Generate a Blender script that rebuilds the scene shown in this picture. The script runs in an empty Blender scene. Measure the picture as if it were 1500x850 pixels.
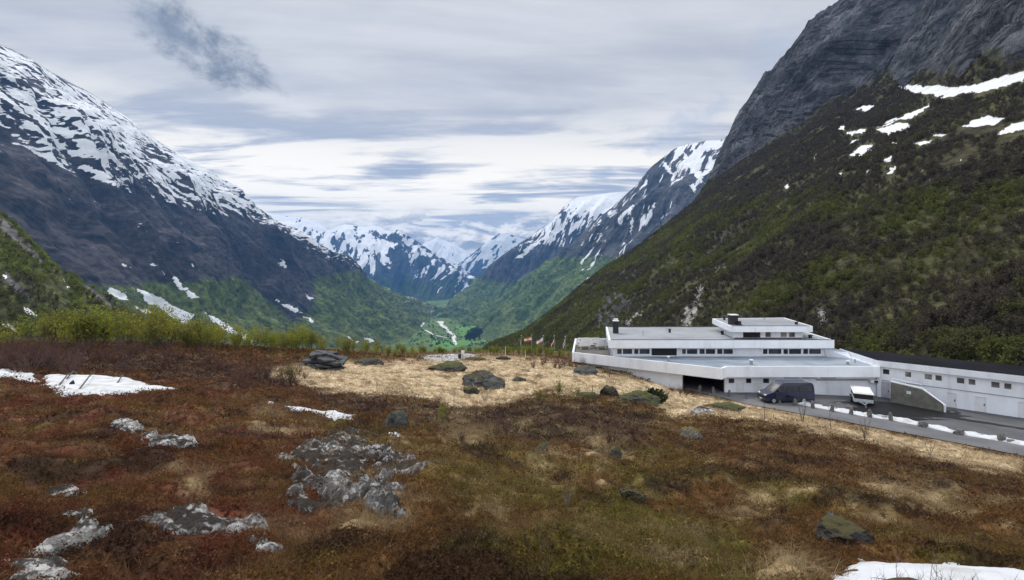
import bpy, math, random
import numpy as np
from mathutils import Vector, Matrix
R = math.radians
rng = np.random.default_rng(7)
random.seed(7)
SC = bpy.context.scene
COL = SC.collection

# ------------------------------------------------------------------ camera, sky, sun, exposure
CZ = 16.0                      # eye height above the hotel forecourt
FP = 750.0                     # focal length in photo pixels (photo 1500 wide)
HY = 390.0                     # row of the horizon in the photo
cam = bpy.data.cameras.new('camera'); camo = bpy.data.objects.new('camera', cam); COL.objects.link(camo)
camo.location = (0, 0, CZ); camo.rotation_euler = (R(90), 0, 0)
cam.sensor_width = 36; cam.lens = 18.0; cam.shift_y = -(425 - HY) / 1500
cam.clip_start = 0.05; cam.clip_end = 60000
SC.camera = camo
SUN_EL, SUN_AZ = 52.0, -28.0   # azimuth from +Y, minus = left
SC.view_settings.view_transform = 'Standard'; SC.view_settings.look = 'None'
SC.view_settings.exposure = 0.48; SC.view_settings.gamma = 1; SC.view_settings.use_curve_mapping = False
SC.render.engine = 'CYCLES'
cy = SC.cycles
cy.use_denoising = True; cy.max_bounces = 5; cy.diffuse_bounces = 2; cy.glossy_bounces = 2
cy.transmission_bounces = 2; cy.volume_bounces = 0; cy.transparent_max_bounces = 6
cy.use_adaptive_sampling = True; cy.adaptive_threshold = 0.008

class NT:
    """tiny helper around a node tree"""
    def __init__(s, tree): s.t = tree; s.n = tree.nodes; s.l = tree.links
    def new(s, typ, **kw):
        n = s.n.new(typ)
        for k, v in kw.items(): setattr(n, k, v)
        return n
    def put(s, sock, v):
        if hasattr(v, 'is_output') or isinstance(v, bpy.types.NodeSocket): s.l.new(v, sock)
        elif v is not None: sock.default_value = v
    def math(s, op, a, b=None, c=None, clamp=False):
        n = s.new('ShaderNodeMath', operation=op, use_clamp=clamp)
        for i, v in enumerate((a, b, c)):
            if v is not None: s.put(n.inputs[i], v)
        return n.outputs[0]
    def vmath(s, op, a, b=None):
        n = s.new('ShaderNodeVectorMath', operation=op)
        s.put(n.inputs[0], a)
        if b is not None: s.put(n.inputs[1], b)
        return n.outputs['Value'] if op in ('DOT_PRODUCT', 'LENGTH') else n.outputs[0]
    def sep(s, v):
        n = s.new('ShaderNodeSeparateXYZ'); s.put(n.inputs[0], v); return n.outputs
    def comb(s, x, y, z):
        n = s.new('ShaderNodeCombineXYZ')
        for i, v in enumerate((x, y, z)): s.put(n.inputs[i], v)
        return n.outputs[0]
    def noise(s, vec, scale, detail=6, rough=0.55, dist=0.0, typ='FBM'):
        n = s.new('ShaderNodeTexNoise'); n.noise_dimensions = '3D'
        try: n.noise_type = typ
        except Exception: pass
        s.put(n.inputs['Vector'], vec); n.inputs['Scale'].default_value = scale
        n.inputs['Detail'].default_value = detail; n.inputs['Roughness'].default_value = rough
        n.inputs['Distortion'].default_value = dist
        return n.outputs['Fac'] if 'Fac' in n.outputs else n.outputs[0]
    def ss(s, v, a, b, lo=0.0, hi=1.0):
        n = s.new('ShaderNodeMapRange', interpolation_type='SMOOTHSTEP'); n.clamp = True
        s.put(n.inputs[0], v); n.inputs[1].default_value = a; n.inputs[2].default_value = b
        n.inputs[3].default_value = lo; n.inputs[4].default_value = hi
        return n.outputs[0]
    def mix(s, f, a, b, blend='MIX'):
        n = s.new('ShaderNodeMix', data_type='RGBA', blend_type=blend); n.clamp_factor = True
        s.put(n.inputs[0], f)
        for i, v in ((6, a), (7, b)):
            if isinstance(v, (tuple, list)): v = tuple(v) + (1,) if len(v) == 3 else tuple(v)
            s.put(n.inputs[i], v)
        return n.outputs[2]
    def attr(s, name, out='Fac'):
        n = s.new('ShaderNodeAttribute'); n.attribute_name = name; return n.outputs[out]
    def scale(s, vec, xyz): return s.vmath('MULTIPLY', vec, xyz)

def make_world():
    w = bpy.data.worlds.new('World'); SC.world = w; w.use_nodes = True
    t = NT(w.node_tree); t.n.clear()
    out = t.new('ShaderNodeOutputWorld'); bg = t.new('ShaderNodeBackground'); bg.inputs[1].default_value = 0.1
    t.l.new(bg.outputs[0], out.inputs[0])
    sky = t.new('ShaderNodeTexSky'); sky.sky_type = 'NISHITA'; sky.sun_disc = False
    sky.sun_elevation = R(SUN_EL); sky.sun_rotation = R(SUN_AZ); sky.air_density = 1.2; sky.dust_density = 1.5; sky.ozone_density = 2
    tc = t.new('ShaderNodeTexCoord')
    d = t.vmath('NORMALIZE', tc.outputs['Generated'])
    x, y, z = t.sep(d)
    el = t.math('MAXIMUM', z, 0.0)
    inv = t.math('DIVIDE', 1.0, t.math('ADD', el, 0.05))
    p = t.comb(t.math('MULTIPLY', x, inv), t.math('MULTIPLY', y, inv), 0.0)
    az = t.math('ARCTAN2', x, y)
    # the high sheet of altostratus: slow waves, long streaks
    n_big = t.noise(t.scale(p, (0.45, 0.75, 1)), 1.0, 5, 0.5, 0.6)
    n_st = t.noise(t.vmath('ADD', t.scale(p, (0.42, 1.25, 1)), (7.3, 2.1, 0)), 1.0, 8, 0.58, 0.9)
    n_fine = t.noise(t.vmath('ADD', t.scale(p, (0.9, 2.6, 1)), (1.3, 9.1, 4)), 1.0, 9, 0.62, 0.5)
    s = t.math('ADD', t.math('MULTIPLY', n_big, 0.45), t.math('ADD', t.math('MULTIPLY', n_st, 0.4), t.math('MULTIPLY', n_fine, 0.25)))
    low = t.ss(el, 0.33, 0.13)                                  # 1 near the horizon: bright streaks and blue gaps
    veil = t.ss(s, 0.42, 0.66)
    col_hi = t.mix(veil, (3.7, 3.85, 4.25), (5.6, 5.65, 5.8))
    col_lo = t.mix(t.ss(s, 0.485, 0.58), (3.2, 3.6, 4.5), (10.2, 9.5, 8.2))
    col = t.mix(low, col_hi, col_lo)
    # blue sky shows through the thinnest places
    gap = t.math('MULTIPLY', t.ss(s, 0.47, 0.40), t.math('MULTIPLY', low, 0.35))
    skyc = t.mix(1.0, sky.outputs[0], (0.8, 0.85, 0.95), 'MULTIPLY')
    col = t.mix(gap, col, skyc)
    # a bright band low over the valley
    band = t.math('MULTIPLY', t.ss(el, 0.2, 0.04), 0.28)
    col = t.mix(band, col, (9.2, 8.6, 7.4))
    # small cumulus over the far mountains
    pc = t.comb(t.math('MULTIPLY', az, 9.0), t.math('MULTIPLY', el, 22.0), 3.0)
    cu = t.noise(pc, 1.15, 9, 0.6, 0.35)
    cu2 = t.noise(t.vmath('ADD', pc, (-0.10, 0.20, 0)), 1.15, 9, 0.6, 0.35)
    win = t.math('MULTIPLY', t.ss(el, 0.125, 0.07), t.ss(t.math('ABSOLUTE', t.math('ADD', az, 0.06)), 0.42, 0.18))
    cum = t.math('MULTIPLY', t.ss(t.math('ADD', cu, t.math('MULTIPLY', win, 0.1)), 0.47, 0.55), win)
    lit = t.ss(t.math('SUBTRACT', cu, cu2), -0.08, 0.13)
    ccol = t.mix(lit, (3.4, 3.5, 3.8), (11.5, 10.6, 9.2))
    col = t.mix(t.math('MULTIPLY', cum, 0.95), col, ccol)
    # ragged dark cloud scraps: the one high on the left, faint ones by the right ridge
    def scrap(px, py, sx, sy, rot, strength, seed, tint, scl):
        nonlocal col
        v = Vector(((px - 750) / FP, 1, (HY - py) / FP)).normalized()
        ca, ce = math.atan2(v.x, v.y), math.asin(v.z)
        a = t.math('SUBTRACT', az, ca); e = t.math('SUBTRACT', t.math('ARCSINE', el), ce)
        c, sn = math.cos(rot), math.sin(rot)
        u = t.math('DIVIDE', t.math('ADD', t.math('MULTIPLY', a, c), t.math('MULTIPLY', e, sn)), sx)
        w_ = t.math('DIVIDE', t.math('SUBTRACT', t.math('MULTIPLY', e, c), t.math('MULTIPLY', a, sn)), sy)
        q = t.math('ADD', t.math('MULTIPLY', u, u), t.math('MULTIPLY', w_, w_))
        nn = t.noise(t.comb(t.math('MULTIPLY', a, 1.0), t.math('MULTIPLY', e, 1.5), seed), scl, 10, 0.66, 0.25)
        m = t.math('SUBTRACT', t.math('ADD', 0.55, t.math('MULTIPLY', t.math('SUBTRACT', nn, 0.5), 3.2)), t.math('MULTIPLY', q, 0.55))
        m = t.math('MULTIPLY', t.ss(m, -0.1, 0.75), strength)
        col = t.mix(m, col, tint)
    scrap(282, 54, 0.125, 0.046, -0.45, 0.92, 1.7, (1.35, 1.6, 2.0), 9)
    scrap(215, 30, 0.07, 0.04, -0.3, 0.35, 3.7, (2.4, 2.8, 3.6), 11)
    scrap(885, 256, 0.028, 0.016, 0.1, 0.55, 4.1, (3.4, 4.0, 5.2), 26)
    scrap(1010, 175, 0.10, 0.028, 0.35, 0.45, 6.2, (3.6, 4.1, 5.2), 14)
    scrap(985, 210, 0.06, 0.018, 0.3, 0.4, 8.2, (3.6, 4.1, 5.2), 18)
    scrap(1150, 75, 0.07, 0.07, 0.5, 0.4, 11.2, (3.4, 3.9, 5.0), 14)
    # unseen sky overhead, round the sun and behind the viewer brightened to light facades
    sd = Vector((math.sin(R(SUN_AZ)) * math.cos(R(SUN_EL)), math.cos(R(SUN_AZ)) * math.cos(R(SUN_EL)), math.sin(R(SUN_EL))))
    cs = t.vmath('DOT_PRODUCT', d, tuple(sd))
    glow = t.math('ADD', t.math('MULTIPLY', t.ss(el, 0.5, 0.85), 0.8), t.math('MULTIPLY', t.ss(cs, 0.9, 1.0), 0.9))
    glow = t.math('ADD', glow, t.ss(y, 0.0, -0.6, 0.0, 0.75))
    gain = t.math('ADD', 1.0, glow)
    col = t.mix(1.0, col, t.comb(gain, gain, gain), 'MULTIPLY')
    # below the horizon: dull earth
    col = t.mix(t.ss(z, 0.0, -0.06), col, (1.2, 1.2, 1.1))
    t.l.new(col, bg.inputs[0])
    sun = bpy.data.lights.new('sun', 'SUN'); sun.energy = 1.5; sun.angle = R(10); sun.color = (1, 0.94, 0.85)
    so = bpy.data.objects.new('sun', sun); COL.objects.link(so)
    so.rotation_euler = (-sd).to_track_quat('-Z', 'Y').to_euler(); so.location = (-60, 80, 160)
make_world()

# ------------------------------------------------------------------ helpers: noise, meshes, tags
_perm = rng.permutation(256); _perm = np.concatenate([_perm, _perm])
_g3 = np.array([[1,1,0],[-1,1,0],[1,-1,0],[-1,-1,0],[1,0,1],[-1,0,1],[1,0,-1],[-1,0,-1],[0,1,1],[0,-1,1],[0,1,-1],[0,-1,-1]], float)
def pn(x, y, z=0.0):
    x, y, z = np.broadcast_arrays(np.asarray(x, float), np.asarray(y, float), np.asarray(z, float))
    xi, yi, zi = np.floor(x).astype(int), np.floor(y).astype(int), np.floor(z).astype(int)
    xf, yf, zf = x - xi, y - yi, z - zi
    f = lambda t: t * t * t * (t * (t * 6 - 15) + 10)
    u, v, w = f(xf), f(yf), f(zf)
    xi &= 255; yi &= 255; zi &= 255
    def g(dx, dy, dz):
        h = _perm[_perm[_perm[(xi + dx) & 255] + ((yi + dy) & 255)] + ((zi + dz) & 255)] % 12
        G = _g3[h]
        return G[..., 0] * (xf - dx) + G[..., 1] * (yf - dy) + G[..., 2] * (zf - dz)
    L = lambda a, b, t: a + (b - a) * t
    return L(L(L(g(0,0,0), g(1,0,0), u), L(g(0,1,0), g(1,1,0), u), v), L(L(g(0,0,1), g(1,0,1), u), L(g(0,1,1), g(1,1,1), u), v), w)
def fbm(x, y, z=0.0, o=5, gain=0.5):
    s, a, k = 0.0, 1.0, 1.0
    for i in range(o):
        s = s + a * pn(np.asarray(x) * k + 13.7 * i, np.asarray(y) * k - 5.1 * i, np.asarray(z) * k + 3.3 * i); a *= gain; k *= 2.03
    return s
def ridged(x, y, z=0.0, o=5, gain=0.55):
    s, a, k = 0.0, 1.0, 1.0
    for i in range(o):
        s = s + a * (1 - 2 * np.abs(pn(np.asarray(x) * k + 9.2 * i, np.asarray(y) * k + 4.4 * i, np.asarray(z) * k))); a *= gain; k *= 2.07
    return s
def sstep(a, b, x):
    t = np.clip((np.asarray(x, float) - a) / (b - a), 0, 1); return t * t * (3 - 2 * t)
def poly_sd(x, y, poly):
    """signed distance to a polygon, negative inside"""
    x = np.asarray(x, float); y = np.asarray(y, float)
    P = np.asarray(poly, float); d = np.full(x.shape, 1e18); ins = np.zeros(x.shape, bool)
    for (ax, ay), (bx, by) in zip(P, np.roll(P, -1, 0)):
        ex, ey = bx - ax, by - ay
        t = np.clip(((x - ax) * ex + (y - ay) * ey) / (ex * ex + ey * ey + 1e-12), 0, 1)
        d = np.minimum(d, (x - ax - t * ex) ** 2 + (y - ay - t * ey) ** 2)
        c = ((ay > y) != (by > y)) & (x < (bx - ax) * (y - ay) / (by - ay + 1e-15) + ax)
        ins ^= c
    d = np.sqrt(d); return np.where(ins, -d, d)

def tag(o, label=None, cat=None, group=None, kind=None):
    if label: o['label'] = label
    if cat: o['category'] = cat
    if group: o['group'] = group
    if kind: o['kind'] = kind
    return o
def link(name, me, mat=None, parent=None):
    o = bpy.data.objects.new(name, me); COL.objects.link(o)
    if mat: me.materials.append(mat)
    if parent: o.parent = parent
    return o
def empty(name, loc, rz=0.0):
    o = bpy.data.objects.new(name, None); COL.objects.link(o); o.location = loc; o.rotation_euler = (0, 0, rz)
    o.empty_display_size = 0.3; return o
def copy_tree(o, parent=None):
    c = o.copy(); COL.objects.link(c)
    if parent: c.parent = parent
    for ch in list(o.children): copy_tree(ch, c)
    return c
def np_mesh(name, V, F, col=None, smooth=False, attrs=None, uv=None):
    """V (n,3); F (m,k) all faces of k corners"""
    V = np.asarray(V, np.float32); F = np.asarray(F, np.int32); k = F.shape[1]
    me = bpy.data.meshes.new(name)
    me.vertices.add(len(V)); me.vertices.foreach_set('co', V.ravel())
    me.loops.add(F.size); me.loops.foreach_set('vertex_index', F.ravel())
    me.polygons.add(len(F)); me.polygons.foreach_set('loop_start', np.arange(0, F.size, k, dtype=np.int32))
    if smooth: me.polygons.foreach_set('use_smooth', np.ones(len(F), bool))
    if col is not None:
        a = me.attributes.new('Col', 'FLOAT_COLOR', 'POINT')
        c = np.ones((len(V), 4), np.float32); c[:, :3] = col; a.data.foreach_set('color', c.ravel())
    for nm, v in (attrs or {}).items():
        a = me.attributes.new(nm, 'FLOAT', 'POINT'); a.data.foreach_set('value', np.asarray(v, np.float32).ravel())
    if uv is not None:
        a = me.attributes.new('fall', 'FLOAT_VECTOR', 'POINT'); a.data.foreach_set('vector', np.asarray(uv, np.float32).ravel())
    me.update(calc_edges=True); me.validate()
    return me
def grid_faces(nr, nc):
    i = np.arange(nr * nc).reshape(nr, nc)
    return np.stack([i[:-1, :-1], i[:-1, 1:], i[1:, 1:], i[1:, :-1]], -1).reshape(-1, 4)

class MB:
    """collects boxes, prisms, bars into one mesh"""
    def __init__(s): s.v = []; s.f = []
    def add(s, vs, fs):
        b = len(s.v); s.v += [tuple(map(float, q)) for q in vs]; s.f += [tuple(b + i for i in f) for f in fs]
    def box(s, x0, x1, y0, y1, z0, z1): s.prism([(x0, y0), (x1, y0), (x1, y1), (x0, y1)], z0, z1)
    def prism(s, poly, z0, z1):
        a = sum(p[0] * q[1] - q[0] * p[1] for p, q in zip(poly, poly[1:] + poly[:1]))
        if a < 0: poly = poly[::-1]
        n = len(poly)
        s.add([(x, y, z0) for x, y in poly] + [(x, y, z1) for x, y in poly],
              [tuple(range(n - 1, -1, -1)), tuple(range(n, 2 * n))] + [(i, (i + 1) % n, n + (i + 1) % n, n + i) for i in range(n)])
    def obox(s, c, ux, uy, uz):
        c, ux, uy, uz = map(Vector, (c, ux, uy, uz))
        vs = [c + a * ux + b * uy + d * uz for d in (-1, 1) for b in (-1, 1) for a in (-1, 1)]
        s.add(vs, [(0, 2, 3, 1), (4, 5, 7, 6), (0, 1, 5, 4), (1, 3, 7, 5), (3, 2, 6, 7), (2, 0, 4, 6)])
    def bar(s, a, b, r0, r1=None, n=6):
        a, b = Vector(a), Vector(b); r1 = r0 if r1 is None else r1
        d = (b - a).normalized(); u = d.orthogonal().normalized(); w = d.cross(u)
        vs = [a + r0 * (math.cos(2 * math.pi * i / n) * u + math.sin(2 * math.pi * i / n) * w) for i in range(n)]
        vs += [b + r1 * (math.cos(2 * math.pi * i / n) * u + math.sin(2 * math.pi * i / n) * w) for i in range(n)]
        s.add(vs, [tuple(range(n - 1, -1, -1)), tuple(range(n, 2 * n))] + [(i, (i + 1) % n, n + (i + 1) % n, n + i) for i in range(n)])
    def build(s, name, mat, parent=None, bevel=0.0, smooth=False):
        me = bpy.data.meshes.new(name)
        off = Vector((0, 0, 0))
        q = parent
        while q is not None: off += Vector(q.location); q = q.parent
        me.from_pydata([tuple(Vector(v) - off) for v in s.v], [], s.f); me.update()
        o = link(name, me, mat, parent)
        if smooth: me.polygons.foreach_set('use_smooth', np.ones(len(me.polygons), bool))
        if bevel:
            m = o.modifiers.new('bevel', 'BEVEL'); m.width = bevel; m.segments = 2; m.limit_method = 'ANGLE'
        return o

# ------------------------------------------------------------------ materials
def mat_new(name):
    m = bpy.data.materials.new(name); m.use_nodes = True
    t = NT(m.node_tree); b = t.n['Principled BSDF']; return m, t, b
def simple(name, rgb, rough=0.6, metal=0.0, var=0.12, scale=2.0, spec=0.5, bump=0.0, coat=0.0):
    m, t, b = mat_new(name)
    geo = t.new('ShaderNodeTexCoord').outputs['Object']
    n = t.noise(geo, scale, 6, 0.6)
    f = t.ss(n, 0.3, 0.7, 1 - var, 1 + var)
    col = t.mix(1.0, tuple(rgb), t.comb(f, f, f), 'MULTIPLY')
    t.l.new(col, b.inputs['Base Color']); b.inputs['Roughness'].default_value = rough; b.inputs['Metallic'].default_value = metal
    b.inputs['Specular IOR Level'].default_value = spec
    if coat: b.inputs['Coat Weight'].default_value = coat
    if bump:
        bp = t.new('ShaderNodeBump'); bp.inputs['Strength'].default_value = bump; bp.inputs['Distance'].default_value = 0.02
        t.l.new(t.noise(geo, scale * 8, 6, 0.6), bp.inputs['Height']); t.l.new(bp.outputs[0], b.inputs['Normal'])
    return m
def white_paint():
    m, t, b = mat_new('white_painted_render')
    g = t.new('ShaderNodeTexCoord').outputs['Object']
    n = t.noise(g, 0.35, 5, 0.6); st = t.noise(t.scale(g, (0.9, 0.9, 0.12)), 1.0, 4, 0.6)
    f = t.math('MULTIPLY', t.ss(n, 0.3, 0.7, 0.93, 1.03), t.ss(st, 0.45, 0.78, 1.01, 0.84))
    t.l.new(t.mix(1.0, (0.80, 0.84, 0.90), t.comb(f, f, f), 'MULTIPLY'), b.inputs['Base Color']); b.inputs['Roughness'].default_value = 0.55
    bp = t.new('ShaderNodeBump'); bp.inputs['Strength'].default_value = 0.15; bp.inputs['Distance'].default_value = 0.01
    t.l.new(t.noise(g, 9, 5), bp.inputs['Height']); t.l.new(bp.outputs[0], b.inputs['Normal'])
    return m
def roof_felt(name, c0, c1, rough=0.75):
    m, t, b = mat_new(name)
    g = t.new('ShaderNodeTexCoord').outputs['Object']
    n = t.noise(g, 0.18, 7, 0.62, 0.4); n2 = t.noise(t.scale(g, (0.2, 1.5, 1)), 1.2, 6, 0.6)
    x, y, z = t.sep(g)
    seam = t.math('PINGPONG', x, 0.5)
    sm = t.ss(seam, 0.0, 0.02, 0.86, 1.0)
    c = t.mix(t.ss(t.math('ADD', t.math('MULTIPLY', n, 0.7), t.math('MULTIPLY', n2, 0.3)), 0.36, 0.62), c0, c1)
    c = t.mix(1.0, c, t.comb(sm, sm, sm), 'MULTIPLY')
    t.l.new(c, b.inputs['Base Color']); b.inputs['Roughness'].default_value = rough
    if rough > .9: b.inputs['Specular IOR Level'].default_value = 0.05
    return m
def glass(name='window_glass', c=(0.015, 0.022, 0.03)):
    m, t, b = mat_new(name)
    g = t.new('ShaderNodeTexCoord').outputs['Object']
    n = t.noise(g, 0.7, 4)
    t.l.new(t.mix(t.ss(n, 0.4, 0.65), c, tuple(3.0 * q for q in c)), b.inputs['Base Color']); b.inputs['Roughness'].default_value = 0.06
    b.inputs['Specular IOR Level'].default_value = 0.35
    return m
def asphalt(name, base, wet):
    m, t, b = mat_new(name)
    g = t.new('ShaderNodeNewGeometry').outputs['Position']
    n = t.noise(g, 0.22, 7, 0.6, 0.5); fine = t.noise(g, 14, 4)
    f = t.math('MULTIPLY', t.ss(n, 0.3, 0.7, 0.75, 1.2), t.ss(fine, 0.3, 0.7, 0.9, 1.1))
    c = t.mix(1.0, base, t.comb(f, f, f), 'MULTIPLY')
    b.inputs['Roughness'].default_value = 0.85
    if wet:      # meltwater lying and running over the yard
        wn = t.noise(t.scale(g, (0.55, 1.0, 1)), 0.42, 6, 0.6, 1.2)
        x, y, z = t.sep(g)
        dx = t.math('DIVIDE', t.math('SUBTRACT', x, 43.6), 7.2); dy = t.math('DIVIDE', t.math('SUBTRACT', y, 57.8), 5.2)
        q = t.math('SQRT', t.math('ADD', t.math('MULTIPLY', dx, dx), t.math('MULTIPLY', dy, dy)))
        dx2 = t.math('DIVIDE', t.math('SUBTRACT', t.math('ADD', x, y), 101.5), 1.6)
        run = t.math('MULTIPLY', t.ss(t.math('ABSOLUTE', dx2), 1.2, 0.2), t.ss(x, 44, 47))
        w = t.math('ADD', t.ss(q, 1.15, 0.55), t.math('MULTIPLY', run, 0.75))
        k = t.ss(t.math('ADD', w, t.math('MULTIPLY', t.math('SUBTRACT', wn, 0.5), 2.6)), 0.42, 0.6)
        c = t.mix(k, c, (0.006, 0.006, 0.007))
        t.l.new(t.math('SUBTRACT', 0.85, t.math('MULTIPLY', k, 0.3)), b.inputs['Roughness'])
        t.l.new(t.math('SUBTRACT', 0.5, t.math('MULTIPLY', k, 0.3)), b.inputs['Specular IOR Level'])
    t.l.new(c, b.inputs['Base Color'])
    return m
def snow_mat():
    m, t, b = mat_new('old_snow')
    g = t.new('ShaderNodeNewGeometry').outputs['Position']
    n = t.noise(g, 1.3, 7, 0.62); n2 = t.noise(g, 6, 6, 0.7)
    c = t.mix(t.ss(n, 0.42, 0.68), (0.62, 0.645, 0.68), (0.44, 0.435, 0.42))
    c = t.mix(t.ss(n2, 0.66, 0.75), c, (0.25, 0.2, 0.15))
    t.l.new(c, b.inputs['Base Color']); b.inputs['Roughness'].default_value = 0.7
    b.inputs['Subsurface Weight'].default_value = 0.0
    bp = t.new('ShaderNodeBump'); bp.inputs['Strength'].default_value = 0.35; bp.inputs['Distance'].default_value = 0.05
    t.l.new(t.noise(g, 4, 6, 0.6), bp.inputs['Height']); t.l.new(bp.outputs[0], b.inputs['Normal'])
    return m
def rock_mat(name, dark, light, lichen, moss, moss_amt, lichen_amt, sc=1.0):
    m, t, b = mat_new(name)
    ge = t.new('ShaderNodeNewGeometry'); g = ge.outputs['Position']
    n = t.noise(g, 1.6 * sc, 9, 0.66, 0.3); n2 = t.noise(g, 5.5 * sc, 8, 0.68); n3 = t.noise(t.vmath('ADD', g, (31, 7, 3)), 0.9 * sc, 8, 0.65, 0.5)
    c = t.mix(t.ss(n, 0.35, 0.65), dark, light)
    c = t.mix(t.math('MULTIPLY', t.ss(n2, 0.64 - 0.2 * lichen_amt, 0.74 - 0.2 * lichen_amt), min(1, lichen_amt + 0.2)), c, lichen)
    x, y, z = t.sep(ge.outputs['Normal'])
    k = t.math('MULTIPLY', t.ss(t.math('ADD', z, t.math('MULTIPLY', t.math('SUBTRACT', n3, 0.5), 2.0)), 0.75 - 0.4 * moss_amt, 1.0 - 0.4 * moss_amt), 1.0 if moss_amt > 0 else 0.0)
    c = t.mix(k, c, moss)
    t.l.new(c, b.inputs['Base Color']); b.inputs['Roughness'].default_value = 0.9
    bp = t.new('ShaderNodeBump'); bp.inputs['Strength'].default_value = 1.0; bp.inputs['Distance'].default_value = 0.16
    t.l.new(t.noise(g, 4 * sc, 9, 0.7), bp.inputs['Height']); t.l.new(bp.outputs[0], b.inputs['Normal'])
    return m
def col_mat(name, rough=0.85, trans=0.0, nscale=0.0, bump=0.0):
    """colour from the mesh's own Col attribute, broken up by fine noise"""
    m, t, b = mat_new(name)
    c = t.attr('Col', 'Color')
    if nscale:
        g = t.new('ShaderNodeNewGeometry').outputs['Position']
        n = t.noise(g, nscale, 8, 0.7); f = t.ss(n, 0.28, 0.72, 0.45, 1.55)
        c = t.mix(1.0, c, t.comb(f, f, f), 'MULTIPLY')
        if bump:
            bp = t.new('ShaderNodeBump'); bp.inputs['Strength'].default_value = bump; bp.inputs['Distance'].default_value = 0.15
            t.l.new(t.noise(g, nscale * 1.6, 8, 0.7), bp.inputs['Height']); t.l.new(bp.outputs[0], b.inputs['Normal'])
    t.l.new(c, b.inputs['Base Color']); b.inputs['Roughness'].default_value = rough; b.inputs['Specular IOR Level'].default_value = 0.2
    if trans:
        tr = t.new('ShaderNodeBsdfTranslucent'); t.l.new(c, tr.inputs[0])
        mx = t.new('ShaderNodeMixShader'); mx.inputs[0].default_value = trans
        t.l.new(b.outputs[0], mx.inputs[1]); t.l.new(tr.outputs[0], mx.inputs[2]); t.l.new(mx.outputs[0], t.n['Material Output'].inputs[0])
    return m

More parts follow.
